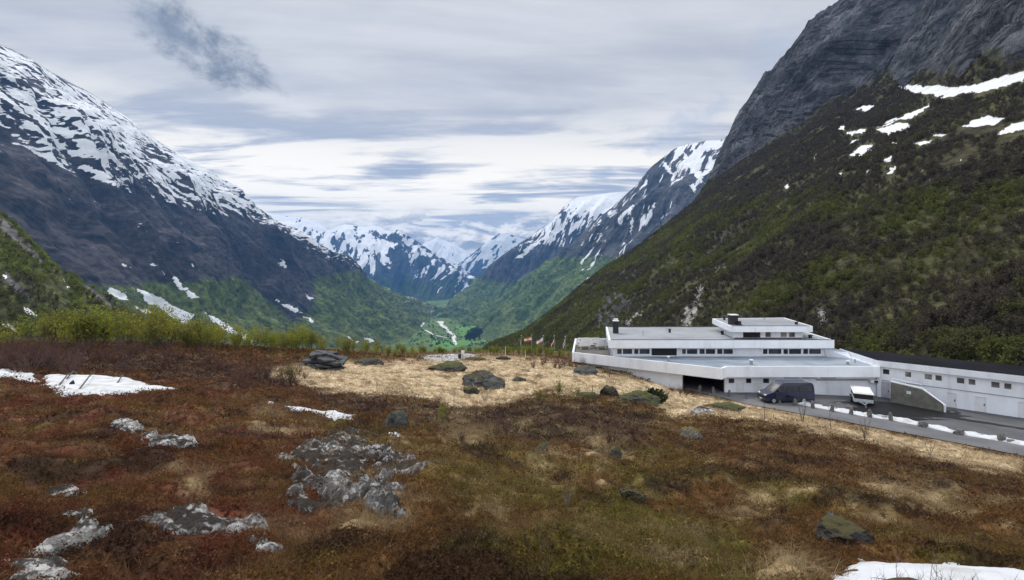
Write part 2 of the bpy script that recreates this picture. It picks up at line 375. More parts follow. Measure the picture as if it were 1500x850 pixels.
M = dict(white=white_paint(), roof=roof_felt('grey_roof_felt', (0.21, 0.225, 0.245), (0.31, 0.325, 0.345)),
         lowroof=roof_felt('blue_grey_roof_felt', (0.13, 0.17, 0.22), (0.29, 0.33, 0.375)),
         blackroof=roof_felt('black_roof_felt', (0.010, 0.010, 0.013), (0.018, 0.018, 0.022), 0.95),
         black=simple('black_metal', (0.008, 0.008, 0.010), 0.5), glass=glass(), glass2=glass('dull_window_glass', (0.09, 0.085, 0.085)),
         frame=simple('white_window_frame', (0.80, 0.82, 0.85), 0.5, var=0.04), dark=simple('dark_wood_and_carport_shade', (0.012, 0.010, 0.010), 0.7, scale=4),  # dark: wood of the slatted doors, also used to paint the carport's shade
         concrete=simple('board_marked_concrete', (0.15, 0.145, 0.125), 0.9, var=0.25, scale=1.5, bump=0.4),
         terrace=simple('worn_terrace_concrete', (0.105, 0.095, 0.082), 0.9, var=0.35, scale=0.8),
    paleconc=simple('pale_concrete', (0.36, 0.35, 0.33), 0.9, var=0.2, scale=1.0, bump=0.2),
         grey=simple('grey_metal', (0.30, 0.31, 0.33), 0.5), doorgrey=simple('grey_door_paint', (0.42, 0.42, 0.47), 0.6),
         doorwhite=simple('white_door_paint', (0.70, 0.72, 0.75), 0.5, var=0.06), asphalt=asphalt('yard_asphalt', (0.085, 0.085, 0.09), True),
         road=asphalt('road_asphalt', (0.13, 0.13, 0.137), False), pale_asphalt=asphalt('pale_asphalt', (0.40, 0.41, 0.44), False), snow=snow_mat(),
         navy=simple('navy_car_paint', (0.005, 0.010, 0.042), 0.35, var=0.05, coat=0.3), tyre=simple('tyre_rubber', (0.012, 0.012, 0.012), 0.9),
         rim=simple('alloy_rim', (0.45, 0.45, 0.47), 0.35, metal=0.8), lamp=simple('clear_lamp_glass', (0.65, 0.66, 0.68), 0.15),
         plastic=simple('black_plastic', (0.02, 0.02, 0.022), 0.6), tarp=simple('black_tarpaulin', (0.006, 0.006, 0.007), 0.55),
         lid=simple('white_lid', (0.75, 0.75, 0.74), 0.4, var=0.05), trailer=simple('pale_grey_trailer_panel', (0.42, 0.47, 0.50), 0.5),
         red=simple('red_cloth', (0.42, 0.06, 0.05), 0.8), cloth=simple('white_cloth', (0.75, 0.75, 0.74), 0.8), orange=simple('orange_cloth', (0.55, 0.24, 0.08), 0.8), bluecloth=simple('blue_cloth', (0.10, 0.14, 0.35), 0.8),
         post=rock_mat('post_stone', (0.10, 0.095, 0.09), (0.22, 0.21, 0.2), (0.3, 0.3, 0.27), (0.05, 0.05, 0.02), 0.0, 0.5, 2.5),
         rockgrey=rock_mat('grey_lichen_rock', (0.045, 0.05, 0.05), (0.13, 0.135, 0.135), (0.24, 0.25, 0.23), (0.055, 0.045, 0.015), 0.25, 0.35),
         rockmoss=rock_mat('mossy_rock', (0.04, 0.042, 0.04), (0.12, 0.12, 0.115), (0.3, 0.3, 0.27), (0.07, 0.075, 0.018), 0.75, 0.3),
         rockpale=rock_mat('pale_lichen_rock', (0.035, 0.032, 0.03), (0.42, 0.41, 0.39), (0.74, 0.73, 0.70), (0.025, 0.018, 0.012), 0.05, 0.85),
         rockyellow=rock_mat('yellow_moss_rock', (0.06, 0.055, 0.05), (0.25, 0.24, 0.22), (0.5, 0.49, 0.45), (0.17, 0.125, 0.02), 0.55, 0.5), rockdark=rock_mat('dark_rock', (0.014, 0.014, 0.014), (0.065, 0.06, 0.056), (0.24, 0.24, 0.21), (0.075, 0.065, 0.018), 0.5, 0.28),
         rockbroken=rock_mat('broken_lichen_rock', (0.03, 0.028, 0.026), (0.27, 0.26, 0.25), (0.66, 0.65, 0.62), (0.028, 0.02, 0.012), 0.02, 0.72, 1.6), slate=rock_mat('slate', (0.03, 0.031, 0.034), (0.10, 0.104, 0.112), (0.26, 0.25, 0.22), (0.05, 0.04, 0.02), 0.0, 0.2),
         bark=simple('grey_birch_bark', (0.10, 0.085, 0.075), 0.9, var=0.4, scale=6), twig=simple('purple_brown_twig', (0.095, 0.055, 0.045), 0.85, var=0.35, scale=3),
         twigred=simple('red_brown_twig', (0.11, 0.05, 0.035), 0.85, var=0.35, scale=3), palebark=simple('pale_bark', (0.22, 0.19, 0.165), 0.85, var=0.3, scale=5),
         leaf=col_mat('birch_leaf', 0.75, 0.48), wood=simple('weathered_wood', (0.16, 0.13, 0.1), 0.85, var=0.3, scale=5),
         vanglass=glass('dark_tinted_glass', (0.004, 0.005, 0.009)), juniper=col_mat('juniper_needle', 0.8, 0.15))

def P(px, py, Y):
    """the point at depth Y that the photo shows at pixel (px, py)"""
    return Vector(((px - 750) / FP * Y, Y, CZ + (HY - py) / FP * Y))
def F(px, py, z=0.0):
    Y = (CZ - z) * FP / (py - HY); return Vector(((px - 750) / FP * Y, Y, z))

# ------------------------------------------------------------------ the near ground: knoll, plateau, and the drop to the valley
CTRL = []   # (px, py, Y)
for px, lst in {
    -150: [(850, 3.0), (700, 6.5), (620, 12), (590, 18), (566, 26), (535, 42), (512, 62), (502, 85)],
    60: [(850, 3.1), (760, 4.5), (700, 6.5), (640, 10.5), (600, 16.5), (580, 22), (560, 29), (540, 39), (515, 55), (503, 72), (500, 90)],
    200: [(850, 3.2), (760, 4.6), (700, 6.8), (640, 11), (600, 17), (577, 24), (560, 31), (540, 40), (518, 56), (505, 75), (502, 92)],
    400: [(850, 3.2), (760, 4.8), (700, 7.2), (640, 12.5), (605, 20), (580, 29), (560, 39), (535, 56), (518, 72), (508, 92)],
    600: [(850, 3.3), (760, 5.1), (700, 8), (650, 14), (620, 21), (600, 29), (580, 39), (560, 50), (540, 64), (527, 78), (517, 96)],
    750: [(850, 3.4), (760, 5.3), (700, 8.8), (650, 16), (615, 26), (590, 38), (570, 49), (550, 61), (535, 72), (522, 86), (517, 97)],
    880: [(850, 3.5), (760, 5.6), (700, 10), (650, 18), (612, 29), (590, 41), (570, 52), (555, 61), (545, 68), (535, 76), (524, 90)],
    1000: [(850, 3.6), (760, 6.0), (700, 11.5), (650, 21), (622, 30), (604, 40), (590, 51), (578, 60), (570, 66), (556, 73)],
    1100: [(850, 3.7), (780, 6.0), (720, 10.2), (670, 17), (632, 27), (615, 34), (606, 44), (600, 52), (593, 58.5)],
    1220: [(850, 3.8), (780, 6.2), (720, 11), (680, 17), (650, 25), (638, 30), (632, 39), (623, 48), (614.5, 53.5)],
    1350: [(850, 3.9), (780, 6.6), (720, 12), (690, 17.5), (667, 25), (661, 33), (650, 43), (639, 48.2)],
    1500: [(850, 4.0), (780, 7.0), (730, 13), (705, 19), (690, 25), (684, 34), (668, 43.2)],
    1700: [(850, 4.2), (790, 7), (745, 13), (720, 20), (715, 30), (712, 37.3)],
}.items(): CTRL += [(px, py, Y) for py, Y in lst]
def _ab(X, Y):
    r = np.hypot(X, Y); return np.clip(np.arctan2(X, Y), -0.95, 0.95) * 1.6, np.log(np.clip(r, 2.6, 400))
_cp = np.array([[(p - 750) / FP * Y, Y, math.log((q - HY) / FP * Y)] for p, q, Y in CTRL])
_ca, _cb = _ab(_cp[:, 0], _cp[:, 1])
def _U(d2): return 0.5 * d2 * np.log(d2 + 1e-9)
_n = len(_ca); _A = np.zeros((_n + 3, _n + 3))
_A[:_n, :_n] = _U((_ca[:, None] - _ca) ** 2 + (_cb[:, None] - _cb) ** 2) + np.eye(_n) * 2e-3
_A[:_n, _n] = 1; _A[:_n, _n + 1] = _ca; _A[:_n, _n + 2] = _cb; _A[_n:, :_n] = _A[:_n, _n:].T
_w = np.linalg.solve(_A, np.concatenate([_cp[:, 2], [0, 0, 0]]))
NEAR = [F(*q) for q in ((985, 566), (1060, 583), (1090, 591), (1140, 600), (1180, 607.5), (1240, 618), (1300, 630), (1400, 648.5), (1500, 668), (1600, 690), (1750, 725))]
POSTL = [F(*q) for q in ((1000, 562), (1068, 575), (1095, 580), (1141, 586.5), (1165, 590.5), (1218, 600), (1246.5, 605), (1305, 613.5), (1351.6, 622.5), (1406, 634), (1468, 644.5), (1560, 662), (1720, 692))]
YARD = [(p.x, p.y) for p in NEAR] + [(66, 40), (66, 62), (52, 76), (46, 90), (26, 90), (23, 68)]
def fz(X, Y): return -0.45 * sstep(97, 109, np.asarray(X) + np.asarray(Y))
def tz_smooth(X, Y):
    X = np.asarray(X, float); Y = np.asarray(Y, float); r = np.hypot(X, Y)
    a, b = _ab(X, Y); bb = np.minimum(b, math.log(115)); s = np.full(X.shape, _w[_n])
    s = s + _w[_n + 1] * a + _w[_n + 2] * bb
    for i in range(_n): s = s + _w[i] * _U((a - _ca[i]) ** 2 + (bb - _cb[i]) ** 2)
    z = CZ - np.exp(s)
    near = np.clip(r / 2.6, 0, 1); z = z * near + (1 - near) * np.minimum(z, CZ - 1.6)
    # beyond the plateau the ground falls to the valley
    return z
# outlines (photo pixels) of the bare slabs and the leftover snow on the near ground; the turf is flatter there
slabs = [([(430, 664), (470, 645), (505, 638), (535, 645), (560, 668), (625, 686), (600, 694), (570, 690), (545, 705), (500, 716), (455, 708), (470, 690), (440, 684)], 'broad pale lichen-covered slab broken by heather right of the left foreground', .16, .34),
         ([(215, 768), (255, 752), (320, 742), (330, 755), (388, 760), (390, 772), (360, 786), (300, 784), (240, 782)], 'pale cracked rock slab in the heather of the left foreground', .06, .16),
         ([(365, 795), (420, 800), (425, 818), (385, 815)], 'small pale rock patch just right of the cracked slab', .04, .12),
         ([(15, 810), (60, 795), (100, 770), (125, 745), (150, 775), (150, 800), (100, 808), (60, 822)], 'rough white lichen slab at the lower left of the heath', .06, .15),
         ([(-20, 850), (20, 828), (90, 822), (120, 835), (80, 862), (-20, 870)], 'pale slab cut by the lower left corner of the picture', .05, .12),
         ([(55, 720), (100, 712), (135, 716), (110, 726), (70, 726)], 'thin pale slab sliver in the heather above the lower left slabs', .05, .14),
         ([(205, 640), (250, 642), (290, 652), (270, 659), (225, 654)], 'narrow pale slab in the red heather under the large snow patch', .1, .28),
         ([(165, 622), (195, 616), (205, 628), (180, 633)], 'small grey slab in the red heather left of the narrow one', .08, .25),
         ([(500, 720), (560, 705), (590, 735), (575, 760), (530, 745)], 'weathered pale slab strip running down below the broad slab', .1, .3),
         ([(540, 660), (575, 660), (600, 675), (560, 678)], 'pale stony patch at the right end of the broad slab', .12, .35)]
snows = [([(62, 556), (72, 550), (110, 550), (160, 553), (190, 557), (220, 566), (258, 571), (235, 574), (190, 577), (150, 580), (120, 580), (90, 575), (68, 566)], 'large tongue of old snow lying across the left heath', .16, .8, .5),
         ([(-30, 548), (0, 543), (30, 544), (48, 548), (60, 560), (40, 560), (20, 553), (-30, 552)], 'thin snow remnant under the bare shrubs at the left edge', .12, .5, .6),
         ([(418, 597), (440, 598), (470, 603), (500, 606), (515, 610), (510, 617), (490, 616), (460, 608), (430, 602)], 'narrow snow strip in the hollow left of the mossy boulder', .10, .5, .5),
         ([(1215, 851), (1240, 832), (1262, 821), (1300, 823), (1370, 826), (1440, 832), (1520, 840), (1540, 880), (1200, 880)], 'smooth snow field cut by the lower right corner', .03, .18, .06),
         ([(570, 634), (588, 634), (585, 640), (572, 639)], 'tiny snow remnant below the mossy boulder', .06, .2, .1),
         ([(392, 588), (402, 590), (400, 593), (393, 592)], 'tiny snow fleck above the left end of the snow strip', .08, .25, .1)]
FLAT = []
def tz(X, Y, detail=True):
    X = np.asarray(X, float); Y = np.asarray(Y, float); r = np.hypot(X, Y)
    z = tz_smooth(X, Y)
    if detail:
        fl = np.ones(X.shape)
        for q, k_ in FLAT: fl = np.minimum(fl, 1 - k_ * sstep(0.35, -0.1, poly_sd(X, Y, q)))
        z0 = z
        z = z + sstep(3, 10, r) * (0.32 * fbm(X / 7.5, Y / 7.5, 1.5, 3)) * sstep(140, 60, r)
        z = z + (0.34 * fbm(X / 1.9, Y / 1.9, 4.5, 4) - 0.18 * np.abs(fbm(X / 2.6, Y / 2.6, 14.5, 3)) ) * sstep(110, 30, r) * sstep(1.5, 4.5, r) + 0.06 * fbm(X / 0.33, Y / 0.33, 8.5, 2) * sstep(30, 8, r)
    if detail: z = z0 + (z - z0) * fl
    sd = poly_sd(X, Y, YARD); k = sstep(0.0, 5.0, sd)
    z = z * k + (fz(X, Y) - 0.07) * (1 - k)
    e = np.clip(r - 104, 0, None)
    fall = np.interp(e, [0, 8, 30, 100, 300, 800, 2100, 3000], [0, 1.0, 11, 48, 150, 385, 505, 520])
    z = z - fall * sstep(0, 12, e)
    return np.maximum(z, -492)
def G(px, py, y0=1.6, y1=140.0):
    """where the ray through pixel (px, py) first meets the near ground"""
    Y = np.geomspace(y0, y1, 900); X = (px - 750) / FP * Y; Z = CZ + (HY - py) / FP * Y
    d = Z - tz(X, Y); i = np.where(d < 0)[0]; i = int(i[0]) if len(i) else len(Y) - 1
    if i == 0: return Vector((X[0], Y[0], float(tz(X[0], Y[0]))))
    f = d[i - 1] / (d[i - 1] - d[i] + 1e-9) if len(Y) > i else 0
    yy = Y[i - 1] + (Y[i] - Y[i - 1]) * min(max(f, 0), 1); xx = (px - 750) / FP * yy
    return Vector((xx, yy, float(tz(xx, yy))))

def G0(px, py):
    Y = np.geomspace(1.6, 60, 500); d = CZ + (HY - py) / FP * Y - tz_smooth((px - 750) / FP * Y, Y); i = np.where(d < 0)[0]; y = Y[i[0]] if len(i) else 60.0
    return ((px - 750) / FP * y, y)
_fl = [([G0(*q) for q in s_[0]], .7) for s_ in slabs[:7]] + [([G0(*q) for q in snows[k_][0]], .8 if k_ != 3 else .95) for k_ in (0, 2, 3)]
FLAT += _fl
STRAW = [(385, 545), (430, 532), (520, 528), (600, 526), (700, 520), (770, 522), (842, 532), (900, 548), (960, 556), (1000, 572), (1090, 590), (1200, 613), (1300, 632), (1500, 670), (1500, 700),
         (1400, 682), (1300, 655), (1200, 632), (1110, 618), (1040, 612), (985, 615), (950, 596), (900, 582), (850, 580), (810, 575), (770, 583), (720, 600), (670, 600), (640, 588), (560, 580), (480, 575), (430, 565)]
STRAW2 = [[(640, 620), (700, 610), (740, 640), (690, 660)], [(860, 640), (920, 630), (930, 680), (880, 690)], [(1040, 720), (1130, 705), (1160, 745), (1080, 760)], [(1240, 700), (1380, 700), (1420, 760), (1300, 740)], [(1120, 790), (1230, 800), (1210, 850), (1130, 850)], [(250, 690), (300, 690), (310, 730), (260, 735)], [(360, 600), (420, 600), (430, 625), (370, 625)]]
DARKBR = [[(0, 515), (120, 510), (300, 522), (400, 545), (430, 575), (330, 560), (200, 552), (60, 545)], [(600, 585), (760, 590), (860, 590), (960, 605), (960, 650), (840, 650), (700, 640), (620, 620)], [(450, 572), (560, 580), (640, 600), (560, 612), (480, 600)]]
OLIVE = [[(600, 640), (760, 640), (860, 690), (820, 760), (640, 760)], [(900, 650), (1010, 640), (1080, 680), (1000, 720), (900, 740)], [(850, 750), (1100, 770), (1100, 850), (800, 850)], [(380, 780), (520, 800), (500, 850), (380, 850)], [(400, 500), (560, 510), (560, 526), (430, 530)], [(820, 560), (900, 575), (940, 600), (850, 585)], [(0, 480), (700, 500), (700, 520), (0, 510)]]
def lerp(a, b, k): return a + (np.asarray(b, float) - a) * k[..., None]
def gcol(X, Y, Z, jitter=0.0):
    Ys = np.maximum(Y, 0.5); px = 750 + FP * X / Ys; py = HY + (CZ - Z) / Ys * FP
    w = 18 + 0 * px
    n1 = fbm(X / 6, Y / 6, 2.2, 4); n2 = fbm(X / 1.3, Y / 1.3, 7.7, 4); n3 = fbm(X / 0.4, Y / 0.4, 5.1, 3); n4 = fbm(X / 3.0, Y / 3.0, 21.0, 4)
    red = np.array([0.112, 0.031, 0.018]); brown = np.array([0.120, 0.062, 0.022]); olive = np.array([0.118, 0.102, 0.022]); straw = np.array([0.29, 0.215, 0.115])
    pale = np.array([0.52, 0.41, 0.26]); dark = np.array([0.052, 0.032, 0.025]); green = np.array([0.055, 0.075, 0.012])
    left = sstep(680, 430, px + 90 * n1)
    c = np.broadcast_to(brown, X.shape + (3,)).copy()
    c = lerp(c, red, left * sstep(-0.35, 0.25, n2 + n4 * 0.6) )
    c = lerp(c, olive, (0.25 + 0.5 * (1 - left)) * sstep(-0.1, 0.45, n4 + 0.4 * n3))
    c = lerp(c, straw, (1 - 0.75 * left) * sstep(0.18, 0.6, n2 * 0.7 + n1 * 0.35 + 0.35 * n3) * 0.75)
    ms = np.full(px.shape, -1e9)
    for pl in OLIVE: ms = np.maximum(ms, -poly_sd(px, py, pl))
    c = lerp(c, olive, sstep(-20, 25, ms + 40 * n4) * 0.38)
    ms = -poly_sd(px, py, [(960, 645), (1040, 618), (1130, 620), (1300, 655), (1500, 700), (1540, 770), (1350, 722), (1200, 695), (1050, 685)])
    c = lerp(c, np.array([0.095, 0.043, 0.018]), sstep(-15, 20, ms + 25 * n4) * 0.75)
    ms = np.full(px.shape, -1e9)
    for pl in DARKBR: ms = np.maximum(ms, -poly_sd(px, py, pl))
    c = lerp(c, dark, sstep(-12, 14, ms + 22 * n4 + 10 * n2) * 0.8)
    ms = np.full(px.shape, -1e9)
    for pl in STRAW2: ms = np.maximum(ms, -poly_sd(px, py, pl))
    c = lerp(c, straw, sstep(-10, 25, ms + 40 * n2 + 16 * n3) * 0.85)
    ms = -poly_sd(px, py, STRAW)
    ss_ = sstep(-4, 7, ms + 9 * n4 + 7 * n2 * sstep(20, 60, Ys))
    c = lerp(c, pale, ss_ * (1 - 0.6 * sstep(0.1, 0.5, n2 + 0.5 * n4)))
    n5 = fbm(X / 2.1, Y / 2.1, 33.0, 5, 0.62); n6 = fbm(X / 0.8, Y / 0.8, 43.0, 4, 0.6)
    c = lerp(c, np.array([0.030, 0.017, 0.012]), (1 - ss_) * sstep(0.12, 0.5, n5 + 0.3 * n6) * 0.75)
    c = lerp(c, straw * 0.8, (1 - ss_) * sstep(0.2, 0.55, -n5 * 0.8 + 0.5 * n6) * (0.75 - 0.45 * left))
    c = c * (0.97 + 0.03 * ss_)[..., None]
    c = lerp(c, np.array([0.13, 0.085, 0.045]), ss_ * sstep(0.15, 0.5, n5 + 0.4 * n6) * 0.8)
    c = lerp(c, green * 1.3, sstep(96, 108, np.hypot(X, Y)))
    return c, ss_

AZ = np.concatenate([np.linspace(-math.pi, -0.92, 40)[:-1], np.linspace(-0.92, 0.92, 860), np.linspace(0.92, math.pi, 40)[1:]])
RR = np.concatenate([np.geomspace(0.7, 115, 560), np.geomspace(118, 3000, 60)])
_ri, _ai = np.meshgrid(RR, AZ, indexing='ij'); GX, GY = _ri * np.sin(_ai), _ri * np.cos(_ai)
GZ = tz(GX, GY)
gc, _ = gcol(GX, GY, GZ)
gm = np_mesh('ground', np.stack([GX, GY, GZ], -1).reshape(-1, 3), grid_faces(len(RR), len(AZ))[:, ::-1], gc.reshape(-1, 3), True)
tag(link('ground', gm, col_mat('moorland_ground', 0.95, 0, 2.2, 0.6)), kind='structure')

# ------------------------------------------------------------------ valley floor and its river, lane, fields
VF = -480.0
def plain_mat(name, c0, c1, sc):
    m, t, b = mat_new(name)
    g = t.new('ShaderNodeNewGeometry').outputs['Position']
    n = t.noise(g, sc, 8, 0.65, 0.4); n2 = t.noise(g, sc * 9, 6, 0.7)
    c = t.mix(t.ss(n, 0.35, 0.65), c0, c1); f = t.ss(n2, 0.3, 0.7, 0.65, 1.35)
    t.l.new(t.mix(1.0, c, t.comb(f, f, f), 'MULTIPLY'), b.inputs['Base Color']); b.inputs['Roughness'].default_value = 0.95; b.inputs['Specular IOR Level'].default_value = 0.1
    return m
mb = MB(); mb.add([(-10000, -4000, VF), (10000, -4000, VF), (10000, 15500, VF), (-10000, 15500, VF)], [(0, 1, 2, 3)])
tag(mb.build('valley_floor', plain_mat('valley_meadow', (0.080, 0.135, 0.040), (0.125, 0.185, 0.055), 0.004)), kind='structure')
def ribbon(name, pts, widths, mat, dz):
    """a flat strip on the valley floor; pts in photo pixels, widths in photo pixels across"""
    Q = [F(p[0], p[1], VF) for p in pts]; n = 8; C = []; W = []
    for i in range(len(Q) - 1):
        for k in range(n): C.append(Q[i].lerp(Q[i + 1], k / n)); W.append(widths[i] + (widths[i + 1] - widths[i]) * k / n)
    C.append(Q[-1]); W.append(widths[-1]); vs = []
    for i, c in enumerate(C):
        w = W[i] * c.y / FP * 0.5 * (1 + 0.35 * math.sin(i * 1.7) + 0.2 * math.sin(i * 0.6)); o = 4 * math.sin(i * 0.5)
        vs += [(c.x - w + o, c.y, VF + dz), (c.x + w + o, c.y, VF + dz)]
    m = MB(); m.add(vs, [(2 * i, 2 * i + 1, 2 * i + 3, 2 * i + 2) for i in range(len(C) - 1)])
    return tag(m.build(name, mat), kind='structure')
gravel = plain_mat('river_gravel', (0.62, 0.62, 0.58), (0.75, 0.75, 0.72), 0.01)
fieldm = plain_mat('hay_meadow', (0.095, 0.225, 0.05), (0.14, 0.27, 0.07), 0.006)
for k, pl in enumerate(([(668, 478), (700, 474), (705, 480), (690, 496), (668, 490)], [(704, 480), (732, 478), (724, 492), (708, 494)], [(624, 497), (690, 499), (700, 503), (650, 512), (640, 508)])):
    m = MB(); m.add([tuple(F(a, b, VF + 0.6)) for a, b in pl][::-1], [tuple(range(len(pl)))])
    tag(m.build('meadow', fieldm), kind='structure')
ribbon('river', [(639, 456), (633, 462), (622, 468), (621, 473), (614, 480)], [2, 3, 4, 3.5, 4], gravel, 1.4)
ribbon('river_shore', [(644, 471), (647, 476), (651, 480), (660, 488), (666, 493), (664, 499), (669, 506)], [9, 6, 7, 5, 5, 5, 4], gravel, 1.8)
ribbon('valley_lane', [(623, 484), (635, 490.6), (653, 495), (681, 496)], [3, 3, 2.6, 2], gravel, 1.2)

# ------------------------------------------------------------------ mountains
def mountain_mat(name, rock0, rock1, veg0, veg1, snow_break=0.35, sc=1.0, bump=1.0, st=(70, 300), crack=0.5):
    """rock, scrub and snow by the mesh's own fields (veg, snow), edges broken by noise stretched down the fall line"""
    m, t, b = mat_new(name)
    g = t.new('ShaderNodeNewGeometry').outputs['Position']; fl = t.attr('fall', 'Vector')
    sx, sy = st; st = t.scale(fl, (1 / sx * sc, 1 / sy * sc, 0))
    n1 = t.noise(st, 1.0, 9, 0.66, 0.8); n2 = t.noise(g, 0.011 * sc, 10, 0.68); n3 = t.noise(t.scale(fl, (2.6 / sx * sc, 4.0 / sy * sc, 0)), 1.0, 7, 0.65, 0.6)
    n4 = t.noise(g, 0.05 * sc, 6, 0.65)
    r = t.mix(t.ss(t.math('ADD', t.math('MULTIPLY', n1, 0.6), t.math('MULTIPLY', n2, 0.4)), 0.38, 0.63), rock0, rock1)
    ff = t.ss(n4, 0.3, 0.7, 0.6, 1.4); r = t.mix(1.0, r, t.comb(ff, ff, ff), 'MULTIPLY')
    nc = t.noise(t.scale(fl, (1.7 / sx * sc, 1.9 / sy * sc, 0)), 1.0, 5, 0.6, 1.0)
    fc = t.ss(t.math('ABSOLUTE', t.math('SUBTRACT', nc, 0.5)), 0.0, 0.05, 1.0 - crack, 1.0); r = t.mix(1.0, r, t.comb(fc, fc, fc), 'MULTIPLY')
    n5 = t.noise(t.vmath('ADD', g, (91, 13, 7)), 0.0036 * sc, 5, 0.6, 0.6); f5 = t.ss(n5, 0.3, 0.7, 0.6, 1.5); r = t.mix(1.0, r, t.comb(f5, f5, f5), 'MULTIPLY')
    v = t.mix(t.ss(n2, 0.4, 0.62), veg0, veg1); fv = t.ss(n4, 0.32, 0.68, 0.45, 1.5); v = t.mix(1.0, v, t.comb(fv, fv, fv), 'MULTIPLY')
    kv = t.ss(t.math('ADD', t.attr('veg'), t.math('MULTIPLY', t.math('SUBTRACT', n1, 0.5), 0.9)), 0.38, 0.62)
    c = t.mix(kv, r, v)
    pr = t.mix(t.ss(n4, 0.38, 0.62), (0.09, 0.085, 0.08), (0.40, 0.385, 0.36)); c = t.mix(t.ss(t.math('ADD', t.attr('pale'), t.math('MULTIPLY', t.math('SUBTRACT', n4, 0.5), 0.8)), 0.4, 0.6), c, pr)
    ns = t.math('ADD', t.math('MULTIPLY', t.math('SUBTRACT', n3, 0.5), 1.0), t.math('MULTIPLY', t.math('SUBTRACT', n2, 0.5), 0.6))
    ks = t.ss(t.math('ADD', t.attr('snow'), t.math('MULTIPLY', ns, snow_break)), 0.47, 0.53)
    c = t.mix(ks, c, (0.82, 0.84, 0.87))
    t.l.new(c, b.inputs['Base Color']); b.inputs['Roughness'].default_value = 0.9; b.inputs['Specular IOR Level'].default_value = 0.15
    bp = t.new('ShaderNodeBump'); bp.inputs['Strength'].default_value = 0.7; bp.inputs['Distance'].default_value = 12 / sc * bump
    hgt = t.math('ADD', t.math('MULTIPLY', n1, 1.2), t.math('ADD', n2, t.math('ADD', t.math('MULTIPLY', n4, 0.3), t.math('MULTIPLY', fc, 0.12))))
    t.l.new(hgt, bp.inputs['Height']); t.l.new(bp.outputs[0], b.inputs['Normal'])
    return m
def crv(pts, n):
    """points of a smooth curve through pts, n samples even in index"""
    A = np.asarray(pts, float); k = len(A); s = np.linspace(0, k - 1, n); i = np.clip(s.astype(int), 0, k - 2); f = (s - i)[:, None]
    p0, p1, p2, p3 = A[np.clip(i - 1, 0, k - 1)], A[i], A[i + 1], A[np.clip(i + 2, 0, k - 1)]
    return 0.5 * ((2 * p1) + (p2 - p0) * f + (2 * p0 - 5 * p1 + 4 * p2 - p3) * f ** 2 + (3 * p1 - p0 - 3 * p2 + p3) * f ** 3)
def proj(X, Y, Z): return 750 + FP * X / np.maximum(Y, 1), HY + (CZ - Z) / np.maximum(Y, 1) * FP
def loft(name, base, crest, back, nu, nv, prof, amp, nscale, fields, mat, seed=0.0, gully=1.0, rot=0.0):
    """a mountain side lofted from its foot to its crest, plus the far side behind it"""
    B, Cc = crv(base, nu), crv(crest, nu); K = Cc + np.asarray(back, float)
    tt = np.linspace(0, 1, nv)
    hx, hz = np.array(prof).T
    zf = np.interp(tt, hx, hz); kern = np.ones(9) / 9; zf = np.convolve(np.pad(zf, 4, mode='edge'), kern, 'valid'); zf[0], zf[-1] = 0, 1
    V = B[None] + (Cc - B)[None] * np.stack([tt, tt, zf], -1)[:, None, :]
    nb = max(12, nv // 6); tb = np.linspace(0, 1, nb + 1)[1:]
    V = np.concatenate([V, Cc[None] + (K - Cc)[None] * tb[:, None, None]], 0)
    v = np.concatenate([tt, 1 + tb])[:, None] * np.ones(nu)
    dl = np.linalg.norm(np.diff(Cc, axis=0), axis=1); U = np.concatenate([[0], np.cumsum(dl)])[None] * np.ones((len(v), 1))
    dv = np.linalg.norm(Cc - B, axis=1).mean(); W = v * dv
    du = np.gradient(V, axis=1); dw = np.gradient(V, axis=0); N = np.cross(du, dw); N /= np.linalg.norm(N, axis=-1, keepdims=True) + 1e-9
    N *= np.sign(N[..., 2:3].mean())
    d = amp * (0.9 * fbm(V[..., 0] / nscale, V[..., 1] / nscale, V[..., 2] / nscale + seed, 6, 0.52) + 0.55 * gully * ridged(U / (nscale * 0.55), W / (nscale * 3.0), seed, 5) * np.sin(np.clip(v, 0, 1) * math.pi) ** 0.6 - 0.35)
    edge = 0.28 + 0.72 * sstep(0.0, 0.16, np.abs(1 - v)); edge *= sstep(0, 0.1, v) * 0.9 + 0.1
    V = V + N * (d * edge)[..., None]
    px, py = proj(V[..., 0], V[..., 1], V[..., 2])
    U, W = U + rot * W, W - rot * U
    veg, snow = fields(px, py, V, v, U, W)
    me = np_mesh(name, V.reshape(-1, 3), grid_faces(*v.shape), None, True, dict(veg=veg, snow=snow), np.stack([U, W, 0 * U], -1).reshape(-1, 3))
    return tag(link(name, me, mat), kind='structure'), V
def patches(px, py, polys, soft=3.0):
    s = np.full(px.shape, 0.0); w = 0.9 * soft
    px, py = px + w * fbm(px / 11, py / 6, 1.5, 4, 0.65), py + 0.6 * w * fbm(px / 11, py / 6, 7.5, 4, 0.65)
    for pl in polys: s = np.maximum(s, 0.5 - poly_sd(px, py, pl) / soft * 0.5)
    return np.clip(s, 0, 1.2)
PROF = [(0, 0), (0.25, 0.13), (0.5, 0.38), (0.75, 0.74), (1, 1)]

